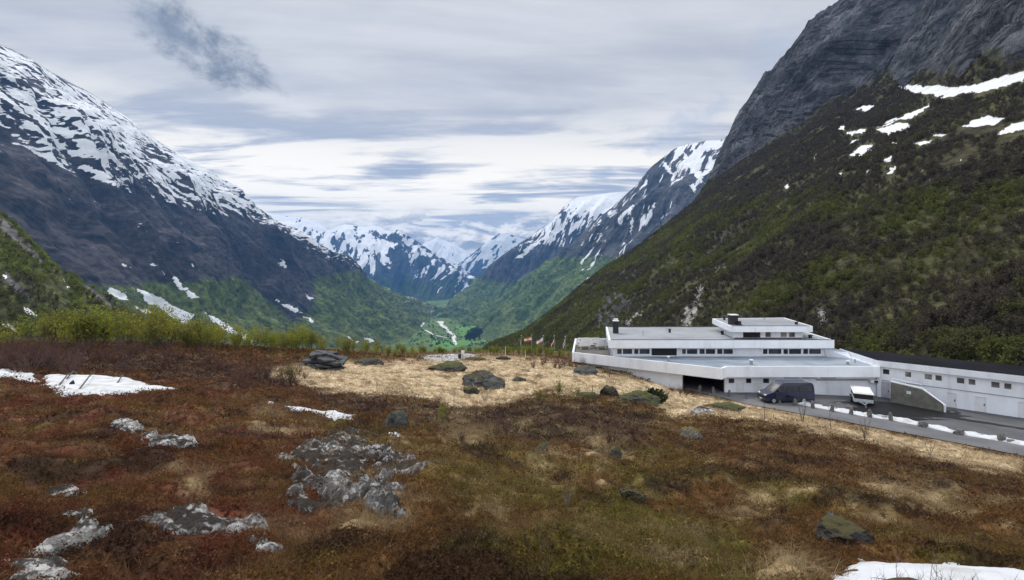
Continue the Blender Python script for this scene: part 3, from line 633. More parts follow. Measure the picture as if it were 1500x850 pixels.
# the long snowy mountain on the left
cr = [(-2250, 300, 960), (-2230, 1200, 960), P(0, 64, 2100), P(60, 92, 2250), P(150, 144, 2500), P(225, 200, 2750), P(300, 248, 3000), P(352, 285, 3250), P(400, 318, 3500), P(461, 356, 3800), P(496, 378, 4100), P(556, 416, 4700), P(592, 432, 5200), P(641, 456, 5723)]
bs = [(-1050, 300, -100), (-1030, 1200, -220), (-950, 2000, -330), (-925, 2150, -360), (-880, 2400, -420), (-820, 2650, -450), (-760, 2950, -478), (-720, 3250, -490), (-690, 3500, -490), (-690, 3800, -490), (-700, 4100, -490), (-725, 4700, -490), (-760, 5200, -490), (-810, 5723, -492)]
LSNOW = [[(160, 421), (187, 430), (186, 441), (160, 430)], [(190, 417), (215, 428), (235, 437), (283, 462), (275, 474), (250, 465), (233, 450), (215, 440)], [(198, 447), (228, 458), (222, 461), (205, 457)], [(235, 395), (260, 410), (292, 437), (280, 437), (258, 418)], [(295, 455), (330, 474), (378, 501), (360, 500), (320, 478)], [(180, 385), (192, 391), (185, 394)], [(403, 440), (437, 452), (432, 458)], [(436, 455), (460, 472), (456, 474)], [(508, 492), (524, 502), (517, 505)], [(528, 490), (548, 500), (540, 502)], [(412, 380), (420, 384), (421, 394), (412, 390)], [(446, 430), (457, 438), (455, 441)], [(195, 332), (207, 331), (204, 334)], [(210, 361), (217, 371), (213, 370)], [(218, 379), (230, 389), (225, 390)], [(280, 384), (287, 391), (281, 393)], [(260, 480), (278, 483), (279, 490), (264, 487)], [(165, 447), (180, 452), (200, 466), (185, 464)]]
def f_l1(px, py, V, v, U, W):
    top = np.interp(px, [-300, 0, 100, 200, 300, 400, 500, 640], [150, 190, 240, 275, 300, 330, 390, 470])    # below this row only stray snow
    crest = np.interp(px, [-300, 0, 100, 200, 300, 400, 500, 640], [-150, 64, 113, 183, 248, 318, 380, 456])
    k = (py - crest) / (top - crest + 1e-6)
    st = 0.72 * fbm(U / 58, W / 19, 3.3, 6, 0.66) + 0.25 * fbm(U / 500, W / 300, 9.1, 3)
    s = 0.80 - 0.40 * np.clip(k, 0, 1.6) + st * 1.0
    s -= 0.42 * np.exp(-((px - 45) / 45) ** 2 - ((py - 120) / 11) ** 2) + 0.35 * np.exp(-((px - 232) / 26) ** 2 - ((py - 228) / 14) ** 2)
    s = np.where(k > 1.0, s - 0.35 * (k - 1.0), s)
    s = s - 0.28 * sstep(320, 430, px) * (1 - 0.3 * k) - 0.35 * sstep(455, 530, px)
    s = np.maximum(np.where(py > top + 10, np.minimum(s, 0.40), s), patches(px, py, LSNOW, 5))
    veg = sstep(0, 60, poly_sd(px, py, [(-300, 600), (-300, 380), (150, 412), (300, 405), (355, 398), (430, 462), (455, 440), (450, 400), (520, 390), (660, 440), (660, 600)]) * -1 + 22)
    veg = np.maximum(veg, sstep(455, 560, px) * sstep(15, 45, py - crest))
    return veg, s
m_left = mountain_mat('left_mountain', (0.023, 0.023, 0.030), (0.084, 0.072, 0.076), (0.066, 0.088, 0.026), (0.125, 0.160, 0.044), 0.6, 1.0, 1.0, (200, 65), 0.45)
loft('mountain', bs, cr, (-900, 500, -350), 760, 520, [(0, 0), (0.25, 0.15), (0.5, 0.42), (0.68, 0.70), (0.82, 0.86), (1, 1)], 70, 420, f_l1, m_left, 1.0, 1.0, -0.42)

# second wall on the right
cr = [P(640, 467, 4950), P(700, 458, 5050), P(719, 452, 5000), P(750, 430, 4900), P(800, 390, 4700), P(830, 362, 4550), P(862, 328, 4400), P(896, 302, 4300), P(936, 267, 4200), P(951, 244, 4150), P(976, 226, 4050), P(994, 215, 4000), P(1025, 207, 3850), P(1052, 203, 3750), P(1120, 190, 3500), P(1250, 170, 3200)]
bs = [(-740, 4880, -488)] + [(-640 + 62 * i, 4850 - 200 * i, -490) for i in range(15)]
R2SNOW = [[(972, 236), (986, 252), (990, 262), (980, 254), (968, 242)], [(996, 215), (1010, 230), (1025, 250), (1034, 272), (1022, 262), (1005, 235)], [(1012, 212), (1028, 228), (1022, 236)], [(918, 306), (928, 302), (922, 318)], [(904, 325), (914, 313), (910, 330)], [(888, 312), (898, 308), (892, 318)], [(876, 325), (882, 318), (874, 345)], [(922, 325), (926, 320), (925, 350)], [(1006, 268), (1018, 275), (1016, 283)], [(858, 408), (866, 402), (862, 412)]]
def f_r2(px, py, V, v, U, W):
    crest = np.interp(px, [640, 750, 830, 896, 951, 994, 1052, 1250], [467, 430, 362, 302, 244, 215, 203, 170])
    st = 0.4 * fbm(U / 60, W / 160, 5.3, 6, 0.6)
    k = (py - crest)
    s = 0.33 + st * 1.0 + 0.20 * sstep(960, 1010, px) * sstep(75, 20, k) - 0.004 * np.clip(k - 60, 0, 80)
    s = np.where(px < 850, np.minimum(s, 0.3), s)
    s = np.maximum(s, patches(px, py, R2SNOW, 5))
    veg = sstep(-18, 30, py - np.interp(px, [640, 720, 800, 850, 900, 960, 1100], [380, 420, 375, 368, 372, 388, 380]))
    return veg, s
m_r2 = mountain_mat('cliff_mountain', (0.028, 0.030, 0.036), (0.115, 0.115, 0.125), (0.062, 0.100, 0.032), (0.118, 0.160, 0.050), 0.65, 0.8, 1.2, (50, 260), 0.55)
loft('mountain', bs, cr, (700, 900, -500), 420, 260, [(0, 0), (0.3, 0.16), (0.55, 0.36), (0.8, 0.74), (1, 1)], 70, 480, f_r2, m_r2, 4.0, 1.3)

# third wall on the right, with the snowfield on top
cr = [P(634, 462, 5500), P(660, 450, 5800), P(680, 437, 5950), P(694, 422, 6000), P(708, 405, 6050), P(722, 385, 6100), P(750, 362, 6200), P(790, 336, 6300), P(815, 320, 6400), P(822, 308, 6430), P(833, 295, 6480), P(845, 289, 6550), P(870, 286, 6650), P(908, 281, 6800), P(960, 286, 7000), P(1050, 300, 7300)]
bs = [(-840, 5300, -488)] + [(-790 + 70 * i, 5200 - 60 * i, -490) for i in range(15)]
R3SNOW = [[(752, 380), (775, 362), (800, 345), (815, 342), (790, 356), (765, 378)]]
def f_r3(px, py, V, v, U, W):
    low = np.interp(px, [640, 740, 770, 800, 830, 870, 910, 1050], [380, 350, 352, 352, 345, 330, 315, 330])
    st = 0.42 * fbm(U / 70, W / 150, 2.3, 6, 0.6)
    s = 0.56 - 0.011 * (py - low + 14) + st * 1.2
    s += 0.45 * sstep(833, 850, px) * sstep(30, 12, py - 286) - 0.5 * np.exp(-((px - 826) / 9) ** 2 - ((py - 312) / 10) ** 2)
    s = np.where((py > low + 18) | (px < 740), np.minimum(s, 0.25), s)
    s = np.maximum(s, patches(px, py, R3SNOW, 4))
    veg = sstep(-15, 35, py - np.interp(px, [640, 700, 740, 800, 850], [380, 395, 405, 395, 380]))
    return veg, s
m_r3 = mountain_mat('snowfield_mountain', (0.026, 0.030, 0.038), (0.09, 0.09, 0.105), (0.062, 0.100, 0.032), (0.118, 0.160, 0.050), 0.6, 0.7, 1.2, (60, 240), 0.5)
loft('mountain', bs, cr, (900, 1300, -300), 320, 220, PROF, 75, 560, f_r3, m_r3, 7.0, 1.2)

# the blue mountain closing the valley and the two snow peaks behind it
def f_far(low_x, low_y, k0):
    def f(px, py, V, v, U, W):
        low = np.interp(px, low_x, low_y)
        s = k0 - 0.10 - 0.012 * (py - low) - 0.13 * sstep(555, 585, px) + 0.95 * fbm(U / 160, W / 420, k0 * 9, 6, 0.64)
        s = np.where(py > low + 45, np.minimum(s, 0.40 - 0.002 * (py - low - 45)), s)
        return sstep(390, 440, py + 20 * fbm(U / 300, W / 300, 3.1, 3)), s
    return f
cr = [P(330, 300, 8600), P(402, 314, 8700), P(442, 318, 8800), P(473, 330, 8800), P(482, 335, 8700), P(504, 328, 8700), P(529, 331, 8650), P(552, 329, 8600), P(569, 336, 8500), P(587, 335, 8400), P(602, 346, 8500), P(619, 357, 8700), P(638, 370, 8900), P(657, 381, 9200), P(677, 392, 9600), P(690, 404, 10000), P(705, 424, 10400), P(720, 434, 10600)]
bs = [(-3400 + 170 * i, 6700 + 25 * i + (12 * (i - 9) ** 2 if i > 9 else 0), -492) for i in range(18)]
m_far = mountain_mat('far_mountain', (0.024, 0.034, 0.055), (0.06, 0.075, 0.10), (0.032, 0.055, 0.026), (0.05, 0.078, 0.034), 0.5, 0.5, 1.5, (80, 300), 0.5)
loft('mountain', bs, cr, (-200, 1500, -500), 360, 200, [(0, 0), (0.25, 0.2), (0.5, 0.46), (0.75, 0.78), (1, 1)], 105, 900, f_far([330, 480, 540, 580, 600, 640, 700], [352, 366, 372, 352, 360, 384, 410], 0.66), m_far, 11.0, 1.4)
cr = [P(590, 372, 13200), P(621, 356, 13300), P(632, 351, 13300), P(640.5, 347, 13300), P(651, 352, 13400), P(666, 358, 13400), P(679, 366, 13500), P(700, 378, 13500), P(740, 392, 13600)]
bs = [(-3600 + 420 * i, 11000, -492) for i in range(9)]
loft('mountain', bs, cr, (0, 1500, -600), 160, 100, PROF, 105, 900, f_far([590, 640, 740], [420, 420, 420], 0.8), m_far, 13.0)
cr = [P(640, 420, 11300), P(679, 389, 11500), P(695, 374, 11600), P(708, 361, 11700), P(721, 353, 11800), P(729, 343, 11900), P(744, 343, 12000), P(770, 348, 12100), P(800, 350, 12300), P(860, 350, 12600)]
bs = [(-2500 + 260 * i, 10400 + 20 * i, -492) for i in range(10)]
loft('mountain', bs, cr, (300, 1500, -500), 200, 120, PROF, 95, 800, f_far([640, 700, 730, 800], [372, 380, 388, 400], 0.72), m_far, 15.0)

# the near slopes: heightfields with birch scrub.  right: scree, scrub and the rock wall above
XC = ([60, 250, 300, 351, 480, 627, 718, 750, 800, 905, 1100, 1600], [255, 285, 304, 312, 385, 452, 474, 430, 378, 346, 330, 330])
def r1_plain(X, Y):
    xc = np.interp(Y, *XC); k = np.clip(X - xc, 0, None)
    z = 0.7 * np.minimum(X, xc) - 80 + 1.37 * np.minimum(k, 560) + 0.12 * np.clip(k - 560, 0, 900)
    z = z - 0.00035 * np.clip(X - 40, -400, 0) ** 2 * 0
    return z
SIL = [(690, 520), (712, 508), (735, 496), (760, 483), (790, 466), (820, 445), (850, 420), (880, 397), (920, 372), (960, 342), (990, 319), (1020, 293), (1035, 268), (1047, 238), (1058, 212), (1068, 190), (1085, 163), (1110, 130), (1140, 92), (1170, 53), (1200, 28), (1232, 0), (1275, -60)]
_sx, _sy = [], []
for p_, q_ in SIL:
    Ys = np.linspace(250, 2200, 4000); d_ = r1_plain((p_ - 750) / FP * Ys, Ys) - (CZ + (HY - q_) / FP * Ys)
    i_ = np.where((d_[:-1] < 0) != (d_[1:] < 0))[0]
    c_ = [Ys[j] for j in i_ if Ys[j] > 300] or [900.0]
    y_ = min(c_, key=lambda v: abs(v - (_sy[-1] if _sy else 800))); _sy.append(y_); _sx.append((p_ - 750) / FP * y_)
_o = np.argsort(_sx); SX, SY = np.array(_sx)[_o], np.array(_sy)[_o]
def r1(X, Y, detail=True):
    ye = np.interp(X, SX, SY)
    z = r1_plain(X, Y)
    xc = np.interp(Y, *XC); rock = sstep(-15, 25, X - xc)
    e = Y - ye
    z = z - 0.9 * np.clip(e, 0, None) - 0.004 * np.clip(e + 60, 0, 60) ** 2 * (e < 0) * 0
    if detail:
        near = sstep(90, 260, Y)
        z = z + (11 * fbm(X / 130, Y / 130, 2.5, 5) + 2.2 * fbm(X / 28, Y / 28, 5.5, 3)) * near * (0.35 + 0.65 * sstep(0, 60, -e))
        s = (X * 0.30 + Y * 0.25 + z * 0.85)
        z = z + rock * (30 * ridged((X + z) / 420, (Y + 1.3 * X) / 130, 3.0, 5, 0.5) - 46 + 9 * ridged((Y + 1.6 * X) / 70, (X + z) / 260, 2.0, 4, 0.5) + 15 * fbm((Y + X) / 52, (X + z) / 70, z / 55, 6, 0.56)) * (0.3 + 0.7 * sstep(0, 50, -e))
    return z, rock
RPX = np.concatenate([np.linspace(640, 1530, 860), np.linspace(1545, 2300, 50)]); RY = np.concatenate([np.geomspace(70, 250, 170), np.linspace(251.6, 1150, 640), np.geomspace(1156, 1900, 60)])
ry, rp = np.meshgrid(RY, RPX, indexing='ij'); rx = (rp - 750) / FP * ry
rz, rrock = r1(rx, ry)
qx, qy = proj(rx, ry, rz)
R1SNOW = [[(1312, 128), (1345, 125), (1375, 125), (1400, 128), (1430, 124), (1470, 110), (1510, 104), (1510, 116), (1465, 128), (1430, 137), (1400, 139), (1380, 146), (1365, 138), (1340, 136), (1325, 131)],
          [(1250, 160), (1265, 155), (1282, 154), (1268, 163)], [(1282, 189), (1300, 180), (1335, 165), (1364, 150), (1352, 162), (1335, 172), (1310, 178)], [(1283, 192), (1305, 182), (1330, 181), (1334, 186), (1315, 192), (1305, 198)],
          [(1228, 189), (1238, 180), (1240, 172), (1234, 190)], [(1238, 194), (1268, 188), (1262, 194), (1242, 198)], [(1244, 209), (1263, 203), (1255, 209)], [(1245, 227), (1258, 215), (1284, 211), (1265, 228)], [(1302, 210), (1316, 207), (1312, 212)], [(1290, 238), (1308, 228), (1303, 238)], [(1293, 254), (1312, 242), (1306, 254)],
          [(1341, 209), (1366, 206), (1350, 213)], [(1364, 198), (1390, 196), (1380, 201)], [(1407, 188), (1425, 177), (1447, 170), (1478, 173), (1460, 181), (1430, 187)], [(1457, 196), (1480, 184), (1510, 176), (1510, 186), (1485, 194)], [(1192, 232), (1198, 227), (1195, 233)], [(1225, 254), (1236, 252), (1230, 257)], [(1268, 250), (1276, 249), (1272, 253)], [(1340, 254), (1356, 247), (1350, 254)], [(1358, 265), (1368, 262), (1362, 267)], [(1405, 235), (1410, 232), (1408, 237)], [(1150, 275), (1158, 268), (1156, 276)], [(1472, 302), (1480, 300), (1477, 304)]]
BARE = [[(1000, 478), (1008, 446), (1028, 416), (1044, 404), (1034, 432), (1018, 462), (1012, 480)], [(862, 480), (880, 440), (905, 420), (925, 440), (910, 470), (890, 482)], [(896, 404), (905, 392), (932, 394), (930, 408)], [(1183, 470), (1195, 448), (1215, 448), (1218, 478), (1200, 495)], [(905, 480), (935, 455), (948, 440), (930, 480)], [(1040, 360), (1070, 330), (1075, 345)], [(1015, 310), (1040, 296), (1030, 312)], [(1335, 300), (1400, 275), (1410, 290)], [(1370, 470), (1400, 450), (1400, 480)]]
r_sn = patches(qx, qy, R1SNOW, 5)
r_bare = patches(qx, qy, BARE, 9) * sstep(-0.35, 0.25, fbm(qx / 7, qy / 9, 3.0, 4, 0.65))
r_veg = np.clip((1 - rrock) * (1.15 - 1.1 * sstep(0.35, 0.7, r_bare)), 0, 1)
NX = -0.7 * np.ones_like(rx)
fall = np.stack([(ry + 1.6 * rx) * 0.55, rx * 0.6 + rz * 0.8, 0 * rx], -1)
m_r1 = mountain_mat('near_slope', (0.022, 0.026, 0.034), (0.105, 0.108, 0.122), (0.050, 0.045, 0.024), (0.080, 0.078, 0.032), 0.5, 4.2, 1.8, (120, 330), 0.75)
tag(link('hillside', np_mesh('hillside', np.stack([rx, ry, rz], -1).reshape(-1, 3), grid_faces(*rx.shape), None, True, dict(veg=r_veg, snow=r_sn, pale=patches(qx, qy, [BARE[0], BARE[4], [(1040, 398), (1066, 385), (1062, 392)], [(1196, 450), (1212, 452), (1214, 474), (1200, 476)]], 8)), fall.reshape(-1, 3)), m_r1), kind='structure')

# left spur
def l0_plain(X, Y): return -0.6 * X - 185
SIL0 = [(-250, 150), (-100, 245), (0, 312), (35, 350), (69, 389), (106, 406), (138, 426), (173, 450), (205, 468), (260, 492), (330, 515)]
_s0 = []
for p_, q_ in SIL0:
    a = (p_ - 750) / FP; c_ = (HY - q_) / FP; Yv = (CZ + 185) / (-0.6 * a - c_) if (-0.6 * a - c_) > 0 else 600; _s0.append((a * Yv, Yv))
_s0 = np.array(sorted(_s0))
def l0(X, Y):
    e = Y - np.interp(X, _s0[:, 0], _s0[:, 1]); z = l0_plain(X, Y) - 0.9 * np.clip(e, 0, None)
    z = z + (9 * fbm(X / 90, Y / 90, 31.0, 5) + 5 * ridged((X + Y * 1.1) / 60, (X - Y) / 300, 3.0, 3) - 4) * (0.3 + 0.7 * sstep(0, 50, -e))
    return z
lp, ly = np.meshgrid(np.concatenate([np.linspace(-900, -20, 60)[:-1], np.linspace(-20, 480, 420)]), np.geomspace(120, 1000, 300)); lx = (lp - 750) / FP * ly; lz = l0(lx, ly)
qx0, qy0 = proj(lx, ly, lz)
L0SNOW = [[(0, 470), (12, 474), (28, 486), (24, 487), (2, 477)], [(30, 447), (45, 455), (62, 466), (55, 466), (40, 460)], [(48, 476), (60, 476), (58, 481)], [(0, 400), (10, 406), (6, 409)], [(78, 443), (84, 445), (80, 446)], [(95, 418), (103, 422), (99, 424)], [(88, 406), (98, 413), (92, 412)]]
L0BARE = [[(0, 318), (20, 334), (45, 362), (68, 387), (60, 388), (30, 362), (0, 336)], [(0, 395), (25, 412), (50, 440), (40, 440), (12, 415)], [(100, 400), (140, 425), (175, 452), (165, 452), (130, 428)]]
l_bare = patches(qx0, qy0, L0BARE, 6)
l_veg = np.clip(1.1 - sstep(0.35, 0.7, l_bare), 0, 1)
m_l0 = mountain_mat('left_near_slope', (0.05, 0.048, 0.05), (0.20, 0.19, 0.19), (0.05, 0.055, 0.02), (0.085, 0.10, 0.03), 0.3, 4.0, 0.8)
tag(link('hillside', np_mesh('hillside', np.stack([lx, ly, lz], -1).reshape(-1, 3), grid_faces(*lx.shape), None, True, dict(veg=l_veg, snow=patches(qx0, qy0, L0SNOW, 4)), np.stack([ly * .6 - lz * .5, lx + lz, 0 * lx], -1).reshape(-1, 3)), m_l0), kind='structure')

# haze over the whole valley
m = bpy.data.materials.new('valley_air'); m.use_nodes = True
t = NT(m.node_tree); t.n.clear(); mo = t.new('ShaderNodeOutputMaterial'); pv = t.new('ShaderNodeVolumePrincipled')
pv.inputs['Color'].default_value = (0.17, 0.46, 1.0, 1); pv.inputs['Density'].default_value = 5.4e-5; pv.inputs['Anisotropy'].default_value = 0.3
t.l.new(pv.outputs[0], mo.inputs['Volume'])
mb = MB(); mb.box(-10200, 10200, -4200, 15700, -494, 1250)
ho = mb.build('haze', m); tag(ho, kind='stuff')

# ------------------------------------------------------------------ the hotel
def inset(poly, d):
    P_ = [Vector(p) for p in poly]
    if sum(a.x * b.y - b.x * a.y for a, b in zip(P_, P_[1:] + P_[:1])) < 0: P_.reverse()
    out = []
    n = len(P_)
    for i in range(n):
        a, b, c = P_[i - 1], P_[i], P_[(i + 1) % n]
        d1, d2 = (b - a).normalized(), (c - b).normalized(); n1, n2 = Vector((-d1.y, d1.x)), Vector((-d2.y, d2.x))
        k = n1 + n2; k = k / max(0.2, k.dot(n1)); out.append((b.x + k.x * d, b.y + k.y * d))
    return out
def ccw(poly):
    return list(poly) if sum(p[0] * q[1] - q[0] * p[1] for p, q in zip(poly, list(poly[1:]) + [poly[0]])) > 0 else list(poly)[::-1]
def ring(m, poly, z0, z1, th):
    O = ccw(poly); I = inset(O, th); n = len(O)
    vs = [(x, y, z0) for x, y in O] + [(x, y, z1) for x, y in O] + [(x, y, z1) for x, y in I] + [(x, y, z0) for x, y in I]
    fs = []
    for i in range(n):
        j = (i + 1) % n
        fs += [(i, j, n + j, n + i), (n + i, n + j, 2 * n + j, 2 * n + i), (2 * n + i, 2 * n + j, 3 * n + j, 3 * n + i), (3 * n + i, 3 * n + j, j, i)]
    m.add(vs, fs)
def wall(m, p0, p1, z0, z1, ops=(), th=0.25):
    """wall from p0 to p1 with real openings (s0, s1, za, zb) along it; outside is on the right-hand side of p0->p1"""
    p0, p1 = Vector(p0), Vector(p1); d = p1 - p0; L = d.length; d.normalize(); nn = Vector((d.y, -d.x))
    S = sorted({0, L, *[q for o in ops for q in o[:2]]}); Z = sorted({z0, z1, *[q for o in ops for q in o[2:4]]})
    pt = lambda s, z, k: (p0.x + d.x * s - nn.x * k, p0.y + d.y * s - nn.y * k, z)
    for a, b in zip(S, S[1:]):
        for c, e in zip(Z, Z[1:]):
            if any(o[0] <= a + 1e-6 and b <= o[1] + 1e-6 and o[2] <= c + 1e-6 and e <= o[3] + 1e-6 for o in ops): continue
            m.add([pt(a, c, 0), pt(b, c, 0), pt(b, e, 0), pt(a, e, 0), pt(a, c, th), pt(b, c, th), pt(b, e, th), pt(a, e, th)], [(0, 1, 2, 3), (5, 4, 7, 6)])
    for s0, s1, za, zb in ops:
        q = [pt(s0, za, 0), pt(s1, za, 0), pt(s1, zb, 0), pt(s0, zb, 0)]; r_ = [pt(s0, za, th), pt(s1, za, th), pt(s1, zb, th), pt(s0, zb, th)]
        m.add(q + r_, [(0, 4, 5, 1), (1, 5, 6, 2), (2, 6, 7, 3), (3, 7, 4, 0)])
    m.add([pt(0, z0, 0), pt(0, z1, 0), pt(0, z1, th), pt(0, z0, th), pt(L, z0, 0), pt(L, z1, 0), pt(L, z1, th), pt(L, z0, th)], [(0, 1, 2, 3), (7, 6, 5, 4), (1, 5, 6, 2), (0, 3, 7, 4)])
def window(parent, p0, p1, s0, s1, za, zb, mull=(), glassm='glass', fr=0.09, deep=0.08, name='window', out=0.0):
    p0, p1 = Vector(p0), Vector(p1); d = (p1 - p0).normalized(); nn = Vector((d.y, -d.x))
    def bx(m, a, b, c, e, k0, k1):
        vs = []
        for k in (k0, k1):
            for s, z in ((a, c), (b, c), (b, e), (a, e)): vs.append((p0.x + d.x * s - nn.x * k, p0.y + d.y * s - nn.y * k, z))
        m.add(vs, [(0, 1, 2, 3), (7, 6, 5, 4), (0, 4, 5, 1), (1, 5, 6, 2), (2, 6, 7, 3), (3, 7, 4, 0)])
    m = MB(); k0, k1 = deep - 0.05 - out, deep + 0.03
    bx(m, s0 + .004, s1 - .004, za + .004, za + fr, k0, k1); bx(m, s0 + .004, s1 - .004, zb - fr, zb - .004, k0, k1)
    bx(m, s0 + .004, s0 + fr, za + fr + .001, zb - fr - .001, k0, k1); bx(m, s1 - fr, s1 - .004, za + fr + .001, zb - fr - .001, k0, k1)
    for q in mull: bx(m, q - fr * .5, q + fr * .5, za + fr + .001, zb - fr - .001, k0, k1)
    w = m.build(name, M['frame'], parent)
    edges = [s0 + fr] + [x for q in mull for x in (q - fr * .5, q + fr * .5)] + [s1 - fr]
    for a, b in zip(edges[::2], edges[1::2]):
        g_ = MB(); bx(g_, a - .01, b + .01, za + fr - .01, zb - fr + .01, deep - 0.005, deep + 0.015); g_.build('pane', M[glassm], w)
    return w

H = empty('hotel', (27, 70, 0)); tag(H, 'long white flat-roofed hotel in three stepped tiers with a terrace and black chimneys', 'hotel')
A_poly = [(8.75, 74.6), (25.75, 62.75), (26.9, 64.0), (46.0, 64.0), (47.2, 74.0), (47.2, 90.0), (10.9, 88.7)]
m = MB(); ring(m, A_poly, 2.11, 3.46, 0.28); par = m.build('parapet', M['white'], H)
A_in = inset(A_poly, 0.281)
# lower roof east of the terrace, terrace floor west of it
m = MB(); m.prism([(14.9, 70.65), (25.70, 63.12), (26.72, 64.285), (45.75, 64.285), (46.9, 74.1), (46.9, 89.7), (16.0, 88.2), (14.1, 72.2)], 2.9, 3.30); m.build('lower_roof', M['lowroof'], H)
m = MB(); m.prism([(9.09, 74.72), (14.85, 70.70), (14.05, 72.2), (15.95, 88.2), (11.14, 88.35)], 2.5, 3.10); m.build('terrace_floor', M['terrace'], H)
m = MB(); m.prism(inset(A_poly, 0.05), 2.07, 2.12); m.build('soffit', M['white'], H)
# ground floor walls
m = MB()
def off(p, q, k):   # move a segment inwards by k (to the left of p->q)
    p, q = Vector(p), Vector(q); d = (q - p).normalized(); nn = Vector((-d.y, d.x)) * k; return p + nn, q + nn
a0, a1 = off((8.75, 74.6), (25.75, 62.75), 0.9); dA = (a1 - a0)
wl0 = a0 + dA * 0.06; wl1 = a0 + dA * 0.755
wall(m, wl0, wl1, -0.4, 2.1)
wall(m, (wl0.x + .3, 88), (wl0.x, wl0.y), -1.5, 2.1)
FW = 64.9
def fx(px): return (px - 750) / FP * FW
fops = []
for q0, q1 in ((1066, 1076.5), (1091.5, 1101.5), (1116.5, 1127.5)): fops.append((fx(q0) - 26.95, fx(q1) - 26.95, 1.08, 1.86))
slots = []
for q0, q1 in ((1148.5, 1171), (1174, 1197.5), (1201.5, 1225)): slots.append((fx(q0) - 26.95, fx(q1) - 26.95, 1.74, 2.02))
wall(m, (26.95, FW), (46.3, FW), -0.6, 2.1, fops + slots)
m.build('ground_floor_wall', M['white'], H)
m = MB(); wall(m, (26.95, 76.5), (26.95, FW + .26), -0.3, 2.06, th=.2); wall(m, (wl1.x + .2, wl1.y + .05), (wl1.x + .4, 76.5), -0.3, 2.06, th=.2)
m.build('carport_wall', M['dark'], H)  # near-black walls: the carport's deep shade is put into their colour
m = MB(); m.prism([(wl1.x + .2, wl1.y + .1), (26.3, 63.6), (26.94, 64.9), (26.94, 76.4), (wl1.x + .4, 76.4)], 2.03, 2.065); m.build('carport_ceiling', M['dark'], H)  # ceiling painted near-black for the same shade
for o in fops: window(H, (26.95, FW), (46, FW), *o, fr=0.10, deep=0.03, out=0.03)
for o in slots: window(H, (26.95, FW), (46, FW), *o, glassm='glass2', fr=0.03)
m = MB(); m.box(wl1.x + .42, 26.7, 76.0, 76.3, -0.3, 2.02); m.build('carport_back_panel', M['dark'], H)  # dark panel stands in for the shade at the back
m = MB(); m.box(fx(1078), fx(1090), FW - .03, FW - .002, -0.1, 1.2); m.build('door', M['doorwhite'], H)
m = MB(); m.box(fx(1103), fx(1115), FW - .03, FW - .002, -0.1, 1.2); m.build('door', M['doorwhite'], H)
m = MB(); m.box(fx(1195), fx(1273), FW - .12, FW - .003, 1.55, 1.63); m.build('pipe_casing', M['black'], H)
m = MB(); m.box(fx(1272), fx(1283.5), FW - .45, FW - .003, 1.28, 1.66)
ac = m.build('air_conditioner', M['frame'], H, 0.02); m = MB(); m.box(fx(1277), fx(1282.5), FW - .47, FW - .452, 1.32, 1.60); m.build('grille', M['black'], ac)
# middle tier
B_poly = [(13.4, 71.0), (44.7, 71.0), (45.9, 79.0), (46.6, 88.0), (15.9, 86.8)]
m = MB(); ring(m, B_poly, 4.64, 5.73, 0.28); m.build('middle_fascia', M['white'], H)
m = MB(); m.prism(inset(B_poly, 0.05), 4.60, 4.66); m.build('soffit', M['white'], H)
m = MB(); m.prism(inset(B_poly, 0.285), 5.45, 5.68); m.build('middle_roof', M['roof'], H)
m = MB(); m.box(13.75, 44.55, 71.06, 71.19, 5.732, 5.80); m.box(16.1, 46.2, 86.5, 86.7, 5.732, 5.83); m.build('roof_edge', M['black'], H)
BW = 72.0
def bx_(px): return (px - 750) / FP * BW
m = MB(); bops = []
wins = [(902.5, 927.5, (911.5,)), (927.5, 953, (936,)), (997.5, 1023, (1005.5,)), (1023, 1049, (1033,)), (1049, 1075, (1059,)), (1116, 1146, (1125,)), (1146, 1175, (1155,)), (1175, 1204, (1184.5,))]
X0 = 14.25
for q0, q1, mu in wins: bops.append((bx_(q0) - X0, bx_(q1) - X0, 3.50, 4.50))
bops.append((bx_(954.5) - X0, bx_(991.5) - X0, 3.42, 4.55))
wall(m, (X0, BW), (44.0, BW), 2.6, 4.62, bops)
wall(m, (16.3, 86.2), (X0, BW), 2.6, 4.62); wall(m, (44.0, BW + .26), (44.9, 86.2), 3.0, 4.62)
m.build('middle_wall', M['white'], H)
for (q0, q1, mu), o in zip(wins, bops): window(H, (X0, BW), (44, BW), *o, mull=[bx_(v) - X0 for v in mu], fr=0.15, deep=0.05, out=0.03)
m = MB(); m.box(bx_(954.5), bx_(991.5), BW + .12, BW + .16, 3.42, 4.55)
sl = m.build('slatted_door', M['dark'], H)
m = MB()
for i in range(13): m.box(bx_(955.5 + i * 2.8), bx_(956.6 + i * 2.8), BW + .05, BW + .118, 3.44, 4.53)
m.build('slat', M['plastic'], sl)
m = MB(); m.box(bx_(1115), bx_(1205.5), BW - .07, BW - .003, 3.36, 3.46); m.box(bx_(1115), bx_(1116), BW - .07, BW - .003, 3.47, 4.62); m.box(bx_(1204.6), bx_(1205.6), BW - .07, BW - .003, 3.47, 4.62); m.build('window_surround', M['frame'], H)
